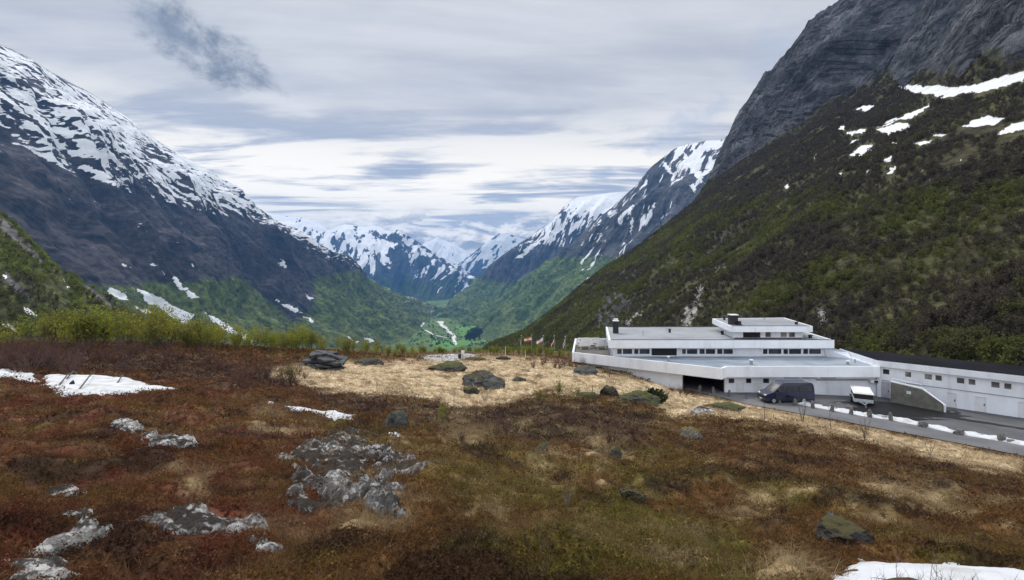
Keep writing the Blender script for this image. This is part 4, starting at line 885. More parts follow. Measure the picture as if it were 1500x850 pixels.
# slanting wing wall under the right end of the middle tier
m = MB()
m.add([(43.75, 71.9, 4.62), (44.55, 70.9, 4.62), (46.5, 70.9, 4.1), (46.5, 70.0, 3.302), (44.1, 71.9, 3.302)], [(0, 1, 2), (0, 2, 3), (0, 3, 4)])
m.add([(43.75, 72.05, 4.62), (44.55, 71.1, 4.62), (46.6, 71.1, 4.1), (46.6, 70.15, 3.302), (44.1, 72.05, 3.302)], [(2, 1, 0), (3, 2, 0), (4, 3, 0)])
m.add([(44.55, 70.9, 4.62), (46.5, 70.9, 4.1), (46.5, 70.0, 3.302), (44.55, 71.1, 4.62), (46.6, 71.1, 4.1), (46.6, 70.15, 3.302)], [(0, 3, 4, 1), (1, 4, 5, 2)])
m.build('wing_wall', M['white'], H)
# top tier
C_poly = [(30.7, 72.0), (42.3, 72.0), (44.7, 84.0), (32.3, 82.6)]
m = MB(); ring(m, C_poly, 6.74, 7.55, 0.24); m.build('top_fascia', M['white'], H)
m = MB(); m.prism(inset(C_poly, 0.05), 6.70, 6.76); m.build('soffit', M['white'], H)
m = MB(); m.prism(inset(C_poly, 0.245), 7.3, 7.50); m.build('top_roof', M['roof'], H)
m = MB(); m.box(30.95, 41.9, 72.06, 72.17, 7.552, 7.61); m.build('roof_edge', M['black'], H)
CW = 72.9
def cx(px): return (px - 750) / FP * CW
m = MB(); X1 = 31.6
cops = [(cx(1088.5) - X1, cx(1114) - X1, 5.83, 6.70), (cx(1120.5) - X1, cx(1130) - X1, 5.83, 6.70), (cx(1143) - X1, cx(1153.2) - X1, 5.83, 6.70), (cx(1155) - X1, cx(1165.3) - X1, 5.83, 6.70)]
wall(m, (X1, CW), (41.4, CW), 5.69, 6.72, cops); wall(m, (33.0, 81.8), (X1, CW), 5.69, 6.72); wall(m, (41.4, CW + .26), (43.0, 82.2), 5.69, 6.72)
m.build('top_wall', M['white'], H)
for o in cops[1:]: window(H, (X1, CW), (41.4, CW), *o, glassm='glass2', fr=0.07)
m = MB(); m.box(X1 + cops[0][0], X1 + cops[0][1], CW + .15, CW + .19, 5.83, 6.70); sl = m.build('slatted_door', M['dark'], H)
m = MB()
for i in range(9): m.box(cx(1089.3 + i * 2.75), cx(1090.1 + i * 2.75), CW + .06, CW + .148, 5.85, 6.68)
m.build('slat', M['plastic'], sl)
m = MB(); m.box(X1 + .05, 41.3, CW - .06, CW - .003, 5.70, 5.82); m.build('plinth', M['black'], H)
# chimneys, fans, vents, pipes
def chimney(x, y, z, w, h):
    m = MB(); m.box(x - w / 2, x + w / 2, y - w / 2, y + w / 2, z, z + h); c = m.build('chimney', M['black'], H, 0.02)
    m = MB(); m.box(x - w / 2 - .06, x + w / 2 + .06, y - w / 2 - .06, y + w / 2 + .06, z + h + .001, z + h + .12); m.build('chimney_cap', M['frame'], c)
    return c
c1 = chimney(15.95, 78.8, 5.6, 0.75, 1.95)
m = MB()
for i in range(4): m.bar((15.7 + .17 * i, 78.6, 7.68), (15.7 + .17 * i, 78.75, 7.95), 0.05)
m.bar((15.6, 78.7, 7.9), (16.3, 78.7, 7.9), 0.05); m.build('cowl', M['frame'], c1)
chimney(32.2, 74.6, 7.45, 1.05, 1.42)
m = MB(); m.bar((32.75, 73.9, 7.48), (32.75, 73.9, 8.05), 0.3, 0.34, 10); m.box(32.3, 33.15, 73.6, 74.2, 7.46, 7.6); m.build('roof_fan', M['black'], H)
for px, py, z, h, r_, mt in ((1061, 469, 7.5, .55, .16, 'black'), (1166.5, 475.5, 7.5, .3, .2, 'black'), (1058, 490.5, 5.66, .5, .2, 'black'), (981, 487.5, 5.66, .5, .18, 'black'), (1187, 495.5, 5.66, .36, .24, 'black'),
                              (979, 529.5, 3.28, .6, .16, 'grey'), (1100.5, 534.2, 3.28, .55, .2, 'grey'), (1242, 534.5, 3.28, .42, .18, 'grey'), (942, 491.5, 5.66, .85, .05, 'grey'), (977, 487.8, 5.66, .8, .05, 'grey'), (1252.5, 532, 3.28, .5, .08, 'grey'), (1119.5, 469, 7.5, .35, .05, 'grey')):
    p = F(px, py, z); m = MB(); m.bar((p.x, p.y, z), (p.x, p.y, z + h), r_, r_, 10); v_ = m.build('vent_pipe', M[mt], H)
    if r_ > .1:
        m = MB(); m.bar((p.x, p.y, z + h + .001), (p.x, p.y, z + h + .1), r_ * 1.35, r_ * 1.25, 10); m.build('vent_cap', M['frame' if mt == 'grey' else mt], v_)

# ------------------------------------------------------------------ the long low annex on the right
W0, W1 = Vector((45.85, 64.4)), Vector((64.0, 46.15)); wd = (W1 - W0).normalized(); wn = Vector((wd.y, -wd.x))      # wn points to the viewer
AN = empty('annex_building', (54, 58, -0.5)); tag(AN, 'low white annex with a flat black roof, small windows and white cellar doors', 'annex')
eave = [W0, W1, W1 - wn * 7.6, W0 + Vector((1.3, 9.3))]; ev = [(p.x, p.y) for p in eave]
m = MB(); ring(m, ev, 3.42, 4.15, 0.2); m.build('fascia', M['white'], AN)
m = MB(); m.prism(inset(ev, 0.06), 3.9, 4.19); m.build('roof', M['blackroof'], AN)
m = MB(); m.prism(inset(ev, 0.1), 3.38, 3.43); m.build('soffit', M['white'], AN)
q0 = W0 - wn * 0.35; q1 = W1 - wn * 0.35
def on_wall(px, p0, p1):
    """distance along the wall p0->p1 at which it is seen at column px"""
    k = (px - 750) / FP; d = p1 - p0; return (k * p0.y - p0.x) / (d.x - k * d.y) * d.length
def ray_z(px, py, p0, p1):
    s = on_wall(px, p0, p1); p = p0 + (p1 - p0).normalized() * s; return CZ + (HY - py) / FP * p.y
aw = []
for a, b, ya, yb, gm_ in ((1292.6, 1303.4, 545.4, 537, 'glass'), (1325, 1335.5, 548.6, 540.6, 'glass2'), (1353.5, 1366, 552.6, 544.6, 'glass2'), (1369.2, 1380.4, 554.6, 546.8, 'glass2'), (1400.6, 1413.6, 559.6, 551, 'glass2'), (1417.8, 1429.6, 561, 553, 'glass2'), (1451, 1465.2, 566, 557, 'glass2'), (1470, 1482.6, 567.6, 559.4, 'glass2'), (1506, 1521, 573, 564, 'glass2')):
    s0, s1 = on_wall(a, q0, q1), on_wall(b, q0, q1); aw.append((s0, s1, 2.42, 3.16, gm_))
ad = []
for a, b in ((1386.5, 1401), (1428, 1444.6), (1491, 1509), (1290.5, 1303.5)):
    s0, s1 = on_wall(a, q0, q1), on_wall(b, q0, q1); ad.append((s0, s1, -0.5, 1.22 if a > 1300 else 1.5))
m = MB(); wall(m, q0, q1, -1.0, 3.42, [o[:4] for o in aw] + ad); wall(m, q0 - wn * 7 + wd * 1, q0 + wd * .05, -1, 3.42)
m.build('wall', M['white'], AN)
for o in aw: window(AN, q0, q1, *o[:4], glassm=o[4], fr=0.06)
for s0, s1, za, zb in ad:
    c_ = [q0 + wd * s - wn * .06 for s in (s0, s1)]; m = MB(); e_ = [q0 + wd * s - wn * .12 for s in (s0, s1)]
    m.prism([(c_[0].x, c_[0].y), (c_[1].x, c_[1].y), (e_[1].x, e_[1].y), (e_[0].x, e_[0].y)], za, zb - .01); d_ = m.build('door', M['doorwhite' if zb < 1.4 else 'doorgrey'], AN)
    h_ = q0 + wd * (s1 - .15) - wn * .02; m = MB(); m.box(h_.x - .03, h_.x + .03, h_.y - .03, h_.y + .03, .3, .5); m.build('handle', M['black'], d_)
m = MB(); g0, g1 = q0 + wd * .5 + wn * .05, q1 + wn * .05; k0, k1 = q0 + wd * .5 + wn * .003, q1 + wn * .003
m.prism([(g0.x, g0.y), (g1.x, g1.y), (k1.x, k1.y), (k0.x, k0.y)], 1.66, 1.74); m.build('ledge', M['grey'], AN)  # slight step; the grey strip draws in the upper storey's overhang shadow
# grey recessed door between hotel and annex

# concrete ramp wall in front of the annex
r0, r1_ = Vector((45.75, 61.9)), Vector((48.35, 57.5)); rd = (r1_ - r0).normalized(); rn = Vector((rd.y, -rd.x)); RL = (r1_ - r0).length
RW = empty('ramp_wall', (r0.x, r0.y, -0.45)); tag(RW, 'board-marked concrete ramp wall with a sloping top in front of the white annex', 'ramp wall')
prof = [(0, -.6), (RL, -.6), (RL, .55), (RL * .62, 1.75), (0, 1.98)]
def slab(m, prof, th, p0, d, n, k=0.0):
    nn = len(prof); vs = [(p0.x + d.x * s + n.x * k, p0.y + d.y * s + n.y * k, z) for s, z in prof] + [(p0.x + d.x * s + n.x * (k - th), p0.y + d.y * s + n.y * (k - th), z) for s, z in prof]
    m.add(vs, [tuple(range(nn)), tuple(range(2 * nn - 1, nn - 1, -1))] + [(i, nn + i, nn + (i + 1) % nn, (i + 1) % nn) for i in range(nn)])
m = MB(); slab(m, prof, 0.22, r0, rd, rn); m.build('wall', M['concrete'], RW)
m = MB(); slab(m, [(RL * .62, 1.76), (RL, .56), (RL + .12, .3), (RL + .12, -.55), (RL + .24, -.55), (RL + .24, .42), (RL * .62 + .05, 1.90), (0, 2.13), (0, 1.99)], 0.26, r0, rd, rn, 0.02); m.build('coping', M['frame'], RW)
m = MB(); slab(m, [(RL * .33, .95), (RL * .33 + .42, .95), (RL * .33 + .42, 1.27), (RL * .33, 1.27)], 0.03, r0, rd, rn, 0.035); sg = m.build('notice_plate', M['frame'], RW)
m = MB()
for i, zz in enumerate((1.04, 1.11, 1.18)): slab(m, [(RL * .33 + .08, zz), (RL * .33 + .34 - .05 * i, zz), (RL * .33 + .34 - .05 * i, zz + .025), (RL * .33 + .08, zz + .025)], 0.004, r0, rd, rn, 0.040)
m.build('notice_lines', M['grey'], sg)
m = MB()
for s in (0.1, RL * .3, RL * .6): p = r0 + rd * s - rn * .1; z_ = 2.13 - .23 * s / (RL * .62); m.bar((p.x, p.y, z_), (p.x, p.y, z_ + .35), .025)
a_, b_ = r0 + rd * .1 - rn * .1, r0 + rd * RL * .6 - rn * .1; m.bar((a_.x, a_.y, 2.46), (b_.x, b_.y, 2.26), .03); m.build('handrail', M['frame'], RW)
m = MB(); slab(m, [(0, -.6), (RL * .62, -.6), (RL * .62, 1.5), (0, 1.8)], 1.4, r0, rd, rn, -0.26); m.build('ramp', M['paleconc'], RW)

# ------------------------------------------------------------------ yard, road
def strip(name, A, B, nv, mat, dz):
    nu = 90; ca, cb = crv([tuple(p) for p in A], nu), crv([tuple(p) for p in B], nu); tt = np.linspace(0, 1, nv)[:, None, None]
    V = ca[None] * (1 - tt) + cb[None] * tt; V[..., 2] = fz(V[..., 0], V[..., 1]) + dz
    me = np_mesh(name, V.reshape(-1, 3), grid_faces(nv, nu)); me.flip_normals() if me.polygons[0].normal.z < 0 else None
    return tag(link(name, me, mat), kind='structure')
KERB = [F(px, py) for px, py in ((985, 566), (1060, 583), (1090, 591), (1140, 600), (1180, 607.5), (1218, 614), (1240, 618), (1300, 630), (1350, 639), (1400, 648.5), (1500, 668), (1600, 690), (1750, 725))]
PL2 = POSTL
far = [(22, 71), (27, 71.4), (30, 71), (33, 70), (36, 69.5), (39, 69), (43, 68.5), (47, 67.5), (52, 63), (57, 58), (61, 54), (64, 50), (70, 43)]
strip('road', KERB, PL2, 6, M['road'], 0.0)
strip('yard', PL2, [(x, y, 0) for x, y in far], 14, M['asphalt'], 0.0)
# pale parking patch at the rim of the plateau
def drape(name, polypx, h, mat, label=None, cat=None, res=60, edge=0.5, wob=0.0, wf=1.0, rough=0.0, rf=1.0, kind=None, group=None, sink=0.08, tilt=0.0):
    """a lens of snow, rock or gravel lying on the ground inside an outline given by photo pixels"""
    Q = [G(a, b) for a, b in polypx]; xy = [(p.x, p.y) for p in Q]; X_, Y_ = np.array(xy).T
    pad = edge + wob * .8; gx, gy = np.meshgrid(np.linspace(X_.min() - pad, X_.max() + pad, res), np.linspace(Y_.min() - pad, Y_.max() + pad, res))
    sd = -poly_sd(gx, gy, xy)
    if wob: sd = sd + wob * fbm(gx / wf, gy / wf, 3.7, 5, 0.6)
    k = np.clip(sd / edge, -1, 1); off_ = np.where(k > 0, h * np.sqrt(np.clip(k * (2 - k), 0, 1)), k * sink * 4) - 0.012
    if rough: off_ = off_ + rough * (fbm(gx / rf, gy / rf, 9.2, 6, 0.6)) * np.clip(k + .6, 0, 1)
    Z = (tz(gx, gy) + off_); Fc = grid_faces(res, res); keep = (sd.ravel()[Fc] > -edge * 0.9).any(1); Fc = Fc[keep]
    if not len(Fc): return None
    u, inv_ = np.unique(Fc, return_inverse=True); V = np.stack([gx, gy, Z], -1).reshape(-1, 3)[u]; c0 = np.array([V[:, 0].mean(), V[:, 1].mean(), V[:, 2].min()])
    me = np_mesh(name, V - c0, inv_.reshape(Fc.shape), None, True); o = link(name, me, mat); o.location = c0
    tag(o, label, cat, group, kind); return o
drape('parking_area', [(612, 522.5), (630, 520), (655, 518.8), (690, 518.5), (700, 520), (690, 524), (672, 527.5), (645, 528.5), (622, 527)], 0.05, M['pale_asphalt'], kind='structure', res=50, edge=0.6, sink=.3)

# ------------------------------------------------------------------ stone posts along the road
def rock_mesh(name, sx, sy, sz, seed, sub=5, amp=0.3, facet=0.35, flat=0.0):
    import bmesh
    bm = bmesh.new(); bmesh.ops.create_icosphere(bm, subdivisions=sub, radius=1.0)
    V = np.array([v.co[:] for v in bm.verts]); d = 1 + amp * fbm(V[:, 0] * 1.1 + seed, V[:, 1] * 1.1, V[:, 2] * 1.1, 5, 0.55)
    V = V * d[:, None]; r2 = np.random.default_rng(int(seed * 10) + 3)
    for _ in range(15):      # cleave flat faces
        nrm = r2.normal(size=3); nrm /= np.linalg.norm(nrm); c = 0.52 + 0.34 * r2.random(); s = V @ nrm; V = V - np.clip(s - c, 0, None)[:, None] * nrm * (1 - 0.3 * (1 - facet))
    V = V + 0.16 * fbm(V[:, 0] * 2.6 + seed, V[:, 1] * 2.6, V[:, 2] * 2.6, 6, 0.62)[:, None] * V
    V = V * np.array([sx, sy, sz])
    for v, c in zip(bm.verts, V): v.co = c
    me = bpy.data.meshes.new(name); bm.to_mesh(me); bm.free(); me.polygons.foreach_set('use_smooth', np.ones(len(me.polygons), bool)); return me
def post_mesh(seed):
    r2 = random.Random(seed); m = MB(); n = 8; lv = [(-.25, 1.0), (0, 1.0), (.3, .95), (.6, .82), (.82, .68), (.95, .38)]; vs = []
    for z, k in lv:
        for i in range(n):
            a = 2 * math.pi * i / n; rr = (0.24 if i % 2 else 0.27) * k * (1 + r2.uniform(-.14, .14)); vs.append((rr * math.cos(a), rr * .72 * math.sin(a) + .05 * z, z * .84 + r2.uniform(-.02, .02)))
    vs.append((0, .04, .84)); fs = [(j * n + i, j * n + (i + 1) % n, (j + 1) * n + (i + 1) % n, (j + 1) * n + i) for j in range(len(lv) - 1) for i in range(n)]
    fs += [((len(lv) - 1) * n + i, (len(lv) - 1) * n + (i + 1) % n, len(vs) - 1) for i in range(n)]
    m.add(vs, fs); me = bpy.data.meshes.new('stone_post'); me.from_pydata(m.v, [], m.f); me.update(); me.materials.append(M['post']); return me
pm = [post_mesh(i) for i in range(5)]
posts = [((988, 564.5), .8, 'low dark stone post in the straw, farthest left of the row'), ((1025, 572.5), .95, 'grey stone post standing in front of the dark carport opening, left of the paler one'), ((1045.5, 576), 1.1, 'pale pointed stone post in front of the right part of the carport opening'), ((1068.5, 580.5), 1.0, 'pale stone post below the leftmost small square window of the hotel'),
         ((1093, 584), .6, 'low broken stone post between the small square windows and the nose of the van'), ((1116.5, 588), .95, 'stone post standing beside the nose of the dark van'), ((1141, 590.5), 1.0, 'stone post in front of the middle of the dark van'), ((1165, 594), 1.0, 'stone post in front of the rear wheel of the dark van'),
         ((1191, 598), 1.05, 'stone post just behind the tail of the van at the start of the snow strip'), ((1218.5, 602.5), 1.0, 'stone post in the snow strip midway between van and trailer'), ((1246.5, 607), 1.05, 'dark stone post in the snow strip left of the trailer drawbar'), ((1273.7, 611), 1.05, 'dark stone post in the snow strip right below the trailer drawbar'),
         ((1305, 616), 1.05, 'stone post in the snow strip before the black wet patch of the yard')]
for i, ((px, py), s, lb) in enumerate(posts):
    p = F(px, py); o = bpy.data.objects.new('stone_post', pm[i % 5]); COL.objects.link(o); o.location = (p.x, p.y, float(tz(p.x, p.y)) + .0 if i < 1 else -0.02); o.scale = (s, s, s * (0.95 + .1 * random.random())); o.rotation_euler = (random.uniform(-.06, .06), random.uniform(-.06, .06), random.random() * 6)
    tag(o, lb, 'stone post', 'stone posts along the road')
for (px, py), w, h, lb in (((1351.6, 625), .62, .5, 'squat dark boulder in the snow strip opposite the ramp wall'), ((1406, 636.5), .6, .52, 'rounded brown boulder on the roadside snow opposite the second cellar door'), ((1466, 645.5), .5, .5, 'small dark boulder at the right end of the roadside snow'), ((1483, 648), .55, .22, 'flat dark stone lying beside the last roadside boulder')):
    p = F(px, py); o = link('roadside_boulder', rock_mesh('roadside_boulder', w * .85, w * .7, h * 1.1, px * .37, 4, .45), M['post']); o.location = (p.x, p.y, h * .22); tag(o, lb, 'boulder', 'boulders along the road')

# snow strip along the posts
def bank(pts, w0, h0, label):
    n = 160; C = crv([tuple(p) for p in pts], n); T = np.gradient(C, axis=0); T /= np.linalg.norm(T, axis=1)[:, None]; N = np.stack([-T[:, 1], T[:, 0]], -1); N *= np.sign(N[:, 1].mean())
    s = np.linspace(0, 1, n); end = np.clip(np.minimum(s / .03, (1 - s) / .03), 0, 1); kk = 15; u = np.linspace(0, 1, kk); V = np.zeros((n, kk, 3))
    for j, q in enumerate(u):
        wv = w0 * (0.65 + 0.7 * fbm(s * 14, 0 * s + 3 + (q > .5), 1.0, 3)) * end; V[:, j, 0] = C[:, 0] + N[:, 0] * (q * wv - .25); V[:, j, 1] = C[:, 1] + N[:, 1] * (q * wv - .25)
        V[:, j, 2] = -0.03 - .45 * sstep(97, 109, C.sum(1) - C[:, 2]) + h0 * end * (math.sin(math.pi * min(1, max(0, q))) ** .6) * (0.8 + .6 * fbm(s * 30, q * 3, 7.0, 3))
    me = np_mesh('snow_bank', V.reshape(-1, 3), grid_faces(n, kk), None, True)
    if me.polygons[len(me.polygons) // 2].normal.z < 0: me.flip_normals()
    o = link('snow_bank', me, M['snow']); tag(o, label, 'snow bank')
bank([F(a, b) for a, b in ((1168, 591), (1191, 596), (1218, 600.5), (1246.5, 606), (1274, 610.5), (1305, 615), (1351.6, 624), (1406, 635.5), (1468, 646), (1560, 664), (1640, 680))], 2.0, 0.28, 'long strip of leftover snow between the stone posts and the yard')

# ------------------------------------------------------------------ van
vp = F(1151.5, 588.5); VAN = empty('parked_van', (vp.x, 60.6, -0.02), R(3)); tag(VAN, 'dark navy blue panel van parked in front of the white hotel wall', 'van')
def loc_build(m, name, mat, parent, bevel=0.0, smooth=False):     # build in the parent's own coordinates
    me = bpy.data.meshes.new(name); me.from_pydata(m.v, [], m.f); me.update(); o = link(name, me, mat, parent)
    if smooth: me.polygons.foreach_set('use_smooth', np.ones(len(me.polygons), bool))
    if bevel: b = o.modifiers.new('bevel', 'BEVEL'); b.width = bevel; b.segments = 3; b.limit_method = 'ANGLE'
    return o
VL = 5.8
vprof = [(-2.9, .36), (-2.93, .62), (-2.86, .92), (-2.62, 1.10), (-1.95, 1.30), (-1.02, 2.12), (-.80, 2.27), (-.3, 2.33), (2.55, 2.33), (2.78, 2.24), (2.86, 1.95), (2.9, 1.1), (2.9, .40), (2.85, .34)]
def hw(z, x):
    w = 0.98 - 0.17 * max(0, (z - 1.15) / 1.2) ** 1.2
    if x < -2.5: w *= 1 - 0.16 * ((-x - 2.5) / .45)
    return w
m = MB(); n = len(vprof)
m.add([(x, -hw(z, x), z) for x, z in vprof] + [(x, hw(z, x), z) for x, z in vprof], [(i, (i + 1) % n, n + (i + 1) % n, n + i) for i in range(n)])
body_mid = [(x, z) for x, z in vprof]
m.f += [tuple(range(n)), tuple(range(2 * n - 1, n - 1, -1))]
vb = loc_build(m, 'body', M['navy'], VAN, 0.07)
def side_panel(name, pts, mat, sgn, parent, out=0.012):
    m = MB(); vs = [(x, sgn * (hw(z, x) + out), z) for x, z in pts] + [(x, sgn * (hw(z, x) - .03), z) for x, z in pts]; k = len(pts)
    m.add(vs, [tuple(range(k)) if sgn < 0 else tuple(range(k - 1, -1, -1))] + [(i, k + i, k + (i + 1) % k, (i + 1) % k) for i in range(k)]); return loc_build(m, name, mat, parent)
for sg_ in (-1, 1):
    side_panel('side_window', [(-1.62, 1.36), (-.62, 1.36), (-.62, 2.02), (-1.0, 2.02)], M['vanglass'], sg_, VAN)
    side_panel('side_window', [(-.45, 1.38), (.95, 1.38), (.95, 2.02), (-.45, 2.02)], M['vanglass'], sg_, VAN)
    side_panel('side_window', [(1.1, 1.38), (2.6, 1.38), (2.6, 2.02), (1.1, 2.02)], M['vanglass'], sg_, VAN)
    d_ = side_panel('door', [(-1.75, .45), (-.56, .45), (-.56, 1.3), (-1.75, 1.3)], M['navy'], sg_, VAN, .006); m = MB(); m.box(-.85, -.65, sg_ * .985 - .02, sg_ * .985 + .02, 1.1, 1.15); loc_build(m, 'door_handle', M['plastic'], d_)
    side_panel('trim_strip', [(-2.0, .60), (2.1, .60), (2.1, .70), (-2.0, .70)], M['plastic'], sg_, VAN, .02)
    m = MB(); m.box(-1.5, -1.3, sg_ * 1.12 - .1, sg_ * 1.12 + .1, 1.38, 1.62); loc_build(m, 'wing_mirror', M['plastic'], VAN, .03)
    m = MB(); m.obox((-2.80, sg_ * .66, .92), (.10, 0, .02), (0, .16, 0), (-.05, 0, .13)); loc_build(m, 'headlight', M['lamp'], VAN, .03)
    m = MB(); m.box(2.86, 2.915, sg_ * .86 - .08, sg_ * .86 + .08, 1.0, 1.5); loc_build(m, 'tail_light', M['red'], VAN, .01)
m = MB(); m.add([(-1.93, -.86, 1.335), (-1.93, .86, 1.335), (-1.06, .74, 2.105), (-1.06, -.74, 2.105), (-1.9, -.86, 1.30), (-1.9, .86, 1.30), (-1.03, .74, 2.07), (-1.03, -.74, 2.07)], [(0, 3, 2, 1), (4, 5, 6, 7), (0, 1, 5, 4), (1, 2, 6, 5), (2, 3, 7, 6), (3, 0, 4, 7)]); loc_build(m, 'windscreen', M['glass2'], VAN)
m = MB(); m.box(-2.97, -2.86, -.48, .48, .66, .88); loc_build(m, 'grille', M['plastic'], VAN, .02)
m = MB(); m.box(-2.99, -2.7, -.83, .83, .34, .58); loc_build(m, 'front_bumper', M['plastic'], VAN, .05)
m = MB(); m.box(-3.0, -2.985, -.26, .26, .42, .53); loc_build(m, 'number_plate', M['frame'], VAN)
m = MB(); m.box(2.82, 2.98, -.9, .9, .36, .6); loc_build(m, 'rear_bumper', M['plastic'], VAN, .04)
for x in (-1.95, 1.65):
    for sg_ in (-1, 1):
        m = MB(); m.bar((x, sg_ * .76, .35), (x, sg_ * .99, .35), .36, .36, 20); w_ = loc_build(m, 'wheel', M['tyre'], VAN, .03)
        m = MB(); m.bar((x, sg_ * .985, .35), (x, sg_ * 1.0, .35), .22, .2, 14); loc_build(m, 'rim', M['rim'], w_)

# ------------------------------------------------------------------ covered trailer
tp = F(1263, 588.5); TR = empty('covered_trailer', (41.6, 60.9, fz(41.6, 60.9)), math.atan2(59.0 - 63.4, 40.45 - 42.9)); tag(TR, 'pale grey box trailer with a white lid and black sides, drawbar towards the road', 'trailer')
m = MB(); m.box(-2.1, 2.0, -.95, .95, .42, .80); loc_build(m, 'lower_body', M['trailer'], TR, .02)
m = MB(); m.box(-2.05, 1.95, -.9, .9, .802, 1.36); loc_build(m, 'side_cover', M['tarp'], TR, .01)
m = MB(); m.prism([(-2.15, -1.0), (2.05, -1.0), (2.05, 1.0), (-2.15, 1.0)], 1.362, 1.46); m.prism([(-1.9, -.8), (1.8, -.8), (1.8, .8), (-1.9, .8)], 1.462, 1.52); loc_build(m, 'lid', M['lid'], TR, .03)
m = MB(); m.bar((2.0, -.5, .5), (3.2, 0, .48), .05); m.bar((2.0, .5, .5), (3.2, 0, .48), .05); m.bar((3.1, 0, .48), (3.5, 0, .5), .06); loc_build(m, 'drawbar', M['grey'], TR)
m = MB(); m.bar((3.25, .1, .02), (3.25, .1, .75), .05); m.bar((3.25, .02, .1), (3.25, .18, .1), .11, .11, 12); loc_build(m, 'jockey_wheel', M['grey'], TR)
for x in (-.45, .4):
    for sg_ in (-1, 1):
        m = MB(); m.bar((x, sg_ * .97, .31), (x, sg_ * 1.15, .31), .31, .31, 18); w_ = loc_build(m, 'wheel', M['tyre'], TR, .02); m = MB(); m.bar((x, sg_ * 1.152, .31), (x, sg_ * 1.165, .31), .17, .17, 12); loc_build(m, 'rim', M['rim'], w_)
for sg_ in (-1, 1): m = MB(); m.box(-.9, .85, sg_ * 1.07 - .12, sg_ * 1.07 + .12, .64, .69); loc_build(m, 'mudguard', M['plastic'], TR, .02)

# ------------------------------------------------------------------ terrace furniture
def picnic(px, py, lb, rz):
    p = F(px, py, 3.10); o = empty('picnic_table', (p.x, p.y, 3.10), rz); o.scale = (1.1, 1.1, 1.1); tag(o, lb, 'picnic table', 'white picnic tables on the terrace')
    m = MB(); m.box(-.8, .8, -.45, .45, .70, .76); loc_build(m, 'table_top', M['wood'], o, .02)
    for sg_ in (-1, 1):
        m = MB(); m.box(-.85, .85, sg_ * .74 - .2, sg_ * .74 + .2, .42, .48); loc_build(m, 'bench', M['lid'], o, .015)
        m = MB(); m.box(-.85, .85, sg_ * .97 - .035, sg_ * .97 + .035, .50, .92); loc_build(m, 'backrest', M['lid'], o, .01)
        m = MB()
        m.bar((sg_ * .6, -.95, 0), (sg_ * .6, -.25, .70), .04); m.bar((sg_ * .6, .95, 0), (sg_ * .6, .25, .70), .04); m.bar((sg_ * .6, -.95, .41), (sg_ * .6, .95, .41), .035); m.bar((sg_ * .6, -.93, .41), (sg_ * .6, -.95, .82), .03); m.bar((sg_ * .6, .93, .41), (sg_ * .6, .95, .82), .03); loc_build(m, 'trestle', M['lid'], o)
picnic(854.5, 510.3, 'white picnic table at the front left of the hotel terrace', .15); picnic(877.5, 510.3, 'white picnic table at the front right of the hotel terrace, beside the wall', .3)
picnic(857, 505.2, 'white picnic table at the back left of the hotel terrace', .1); picnic(873, 505.2, 'white picnic table at the back right of the hotel terrace', .2)

# ------------------------------------------------------------------ flags behind the plateau
def flag(px, ytop, Y, cols, lb, drop, swing):
    a = P(px, ytop, Y); zb = float(tz(a.x, a.y)); zb = max(zb, a.z - 9); o = empty('flagpole', (a.x, a.y, zb)); tag(o, lb, 'flagpole', 'flagpoles in a row beside the hotel')
    m = MB(); m.bar((0, 0, -.3), (0, 0, a.z - zb + .3), .05, .035, 8); pl_ = loc_build(m, 'pole', M['grey'], o); m = MB(); m.bar((0, 0, a.z - zb + .3), (0, 0, a.z - zb + .42), .09, .03, 8); loc_build(m, 'finial', M['lid'], pl_)
    fl_ = empty('flag', (0, 0, 0)); fl_.parent = o; n = 10; zt = a.z - zb + .1
    for k, cname in enumerate(cols):
        c0_, c1_ = k / len(cols), (k + 1) / len(cols); vs = []; nz = 8
        for j in range(nz + 1):
            for i in range(n + 1):
                u = i / n; v_ = c0_ + (c1_ - c0_) * j / nz; L_ = 1.35
                vs.append((swing * L_ * u * (1 - .12 * math.sin(u * 5)), .12 * math.sin(u * 9 + v_ * 3) * (.3 + u), zt - .95 * v_ * (1 - .25 * u) - drop * L_ * u))
        fs = [(j * (n + 1) + i, j * (n + 1) + i + 1, (j + 1) * (n + 1) + i + 1, (j + 1) * (n + 1) + i) for j in range(nz) for i in range(n)]
        nv_ = len(vs); vs += [(x, y + .012, z) for x, y, z in vs]; fs += [tuple(nv_ + q for q in f[::-1]) for f in fs]
        bd = list(range(n + 1)) + [j * (n + 1) + n for j in range(1, nz + 1)] + [nz * (n + 1) + i for i in range(n - 1, -1, -1)] + [j * (n + 1) for j in range(nz - 1, 0, -1)]
        fs += [(bd[i], nv_ + bd[i], nv_ + bd[(i + 1) % len(bd)], bd[(i + 1) % len(bd)]) for i in range(len(bd))]
        me = bpy.data.meshes.new('stripe'); me.from_pydata(vs, [], fs); me.update(); link('stripe', me, M[cname], fl_)
flag(763.5, 494, 96, ('cloth', 'cloth', 'bluecloth'), 'flagpole with a limp white flag, leftmost of the row', 1.0, -.12)
flag(779, 493.5, 96, ('orange', 'cloth', 'red'), 'flagpole with an orange, white and red flag blowing to the left', .3, -.95)
flag(795.5, 494.5, 95, ('cloth', 'cloth', 'red'), 'flagpole with a white flag trailing down to the left, third of the row', .65, -.8)
flag(812, 494.5, 94, ('red', 'cloth', 'red'), 'flagpole with a drooping red and white flag', .95, -.4)
flag(828, 496, 93, ('cloth', 'red', 'cloth'), 'flagpole with a sagging white and red flag, nearest to the hotel', .95, -.3)
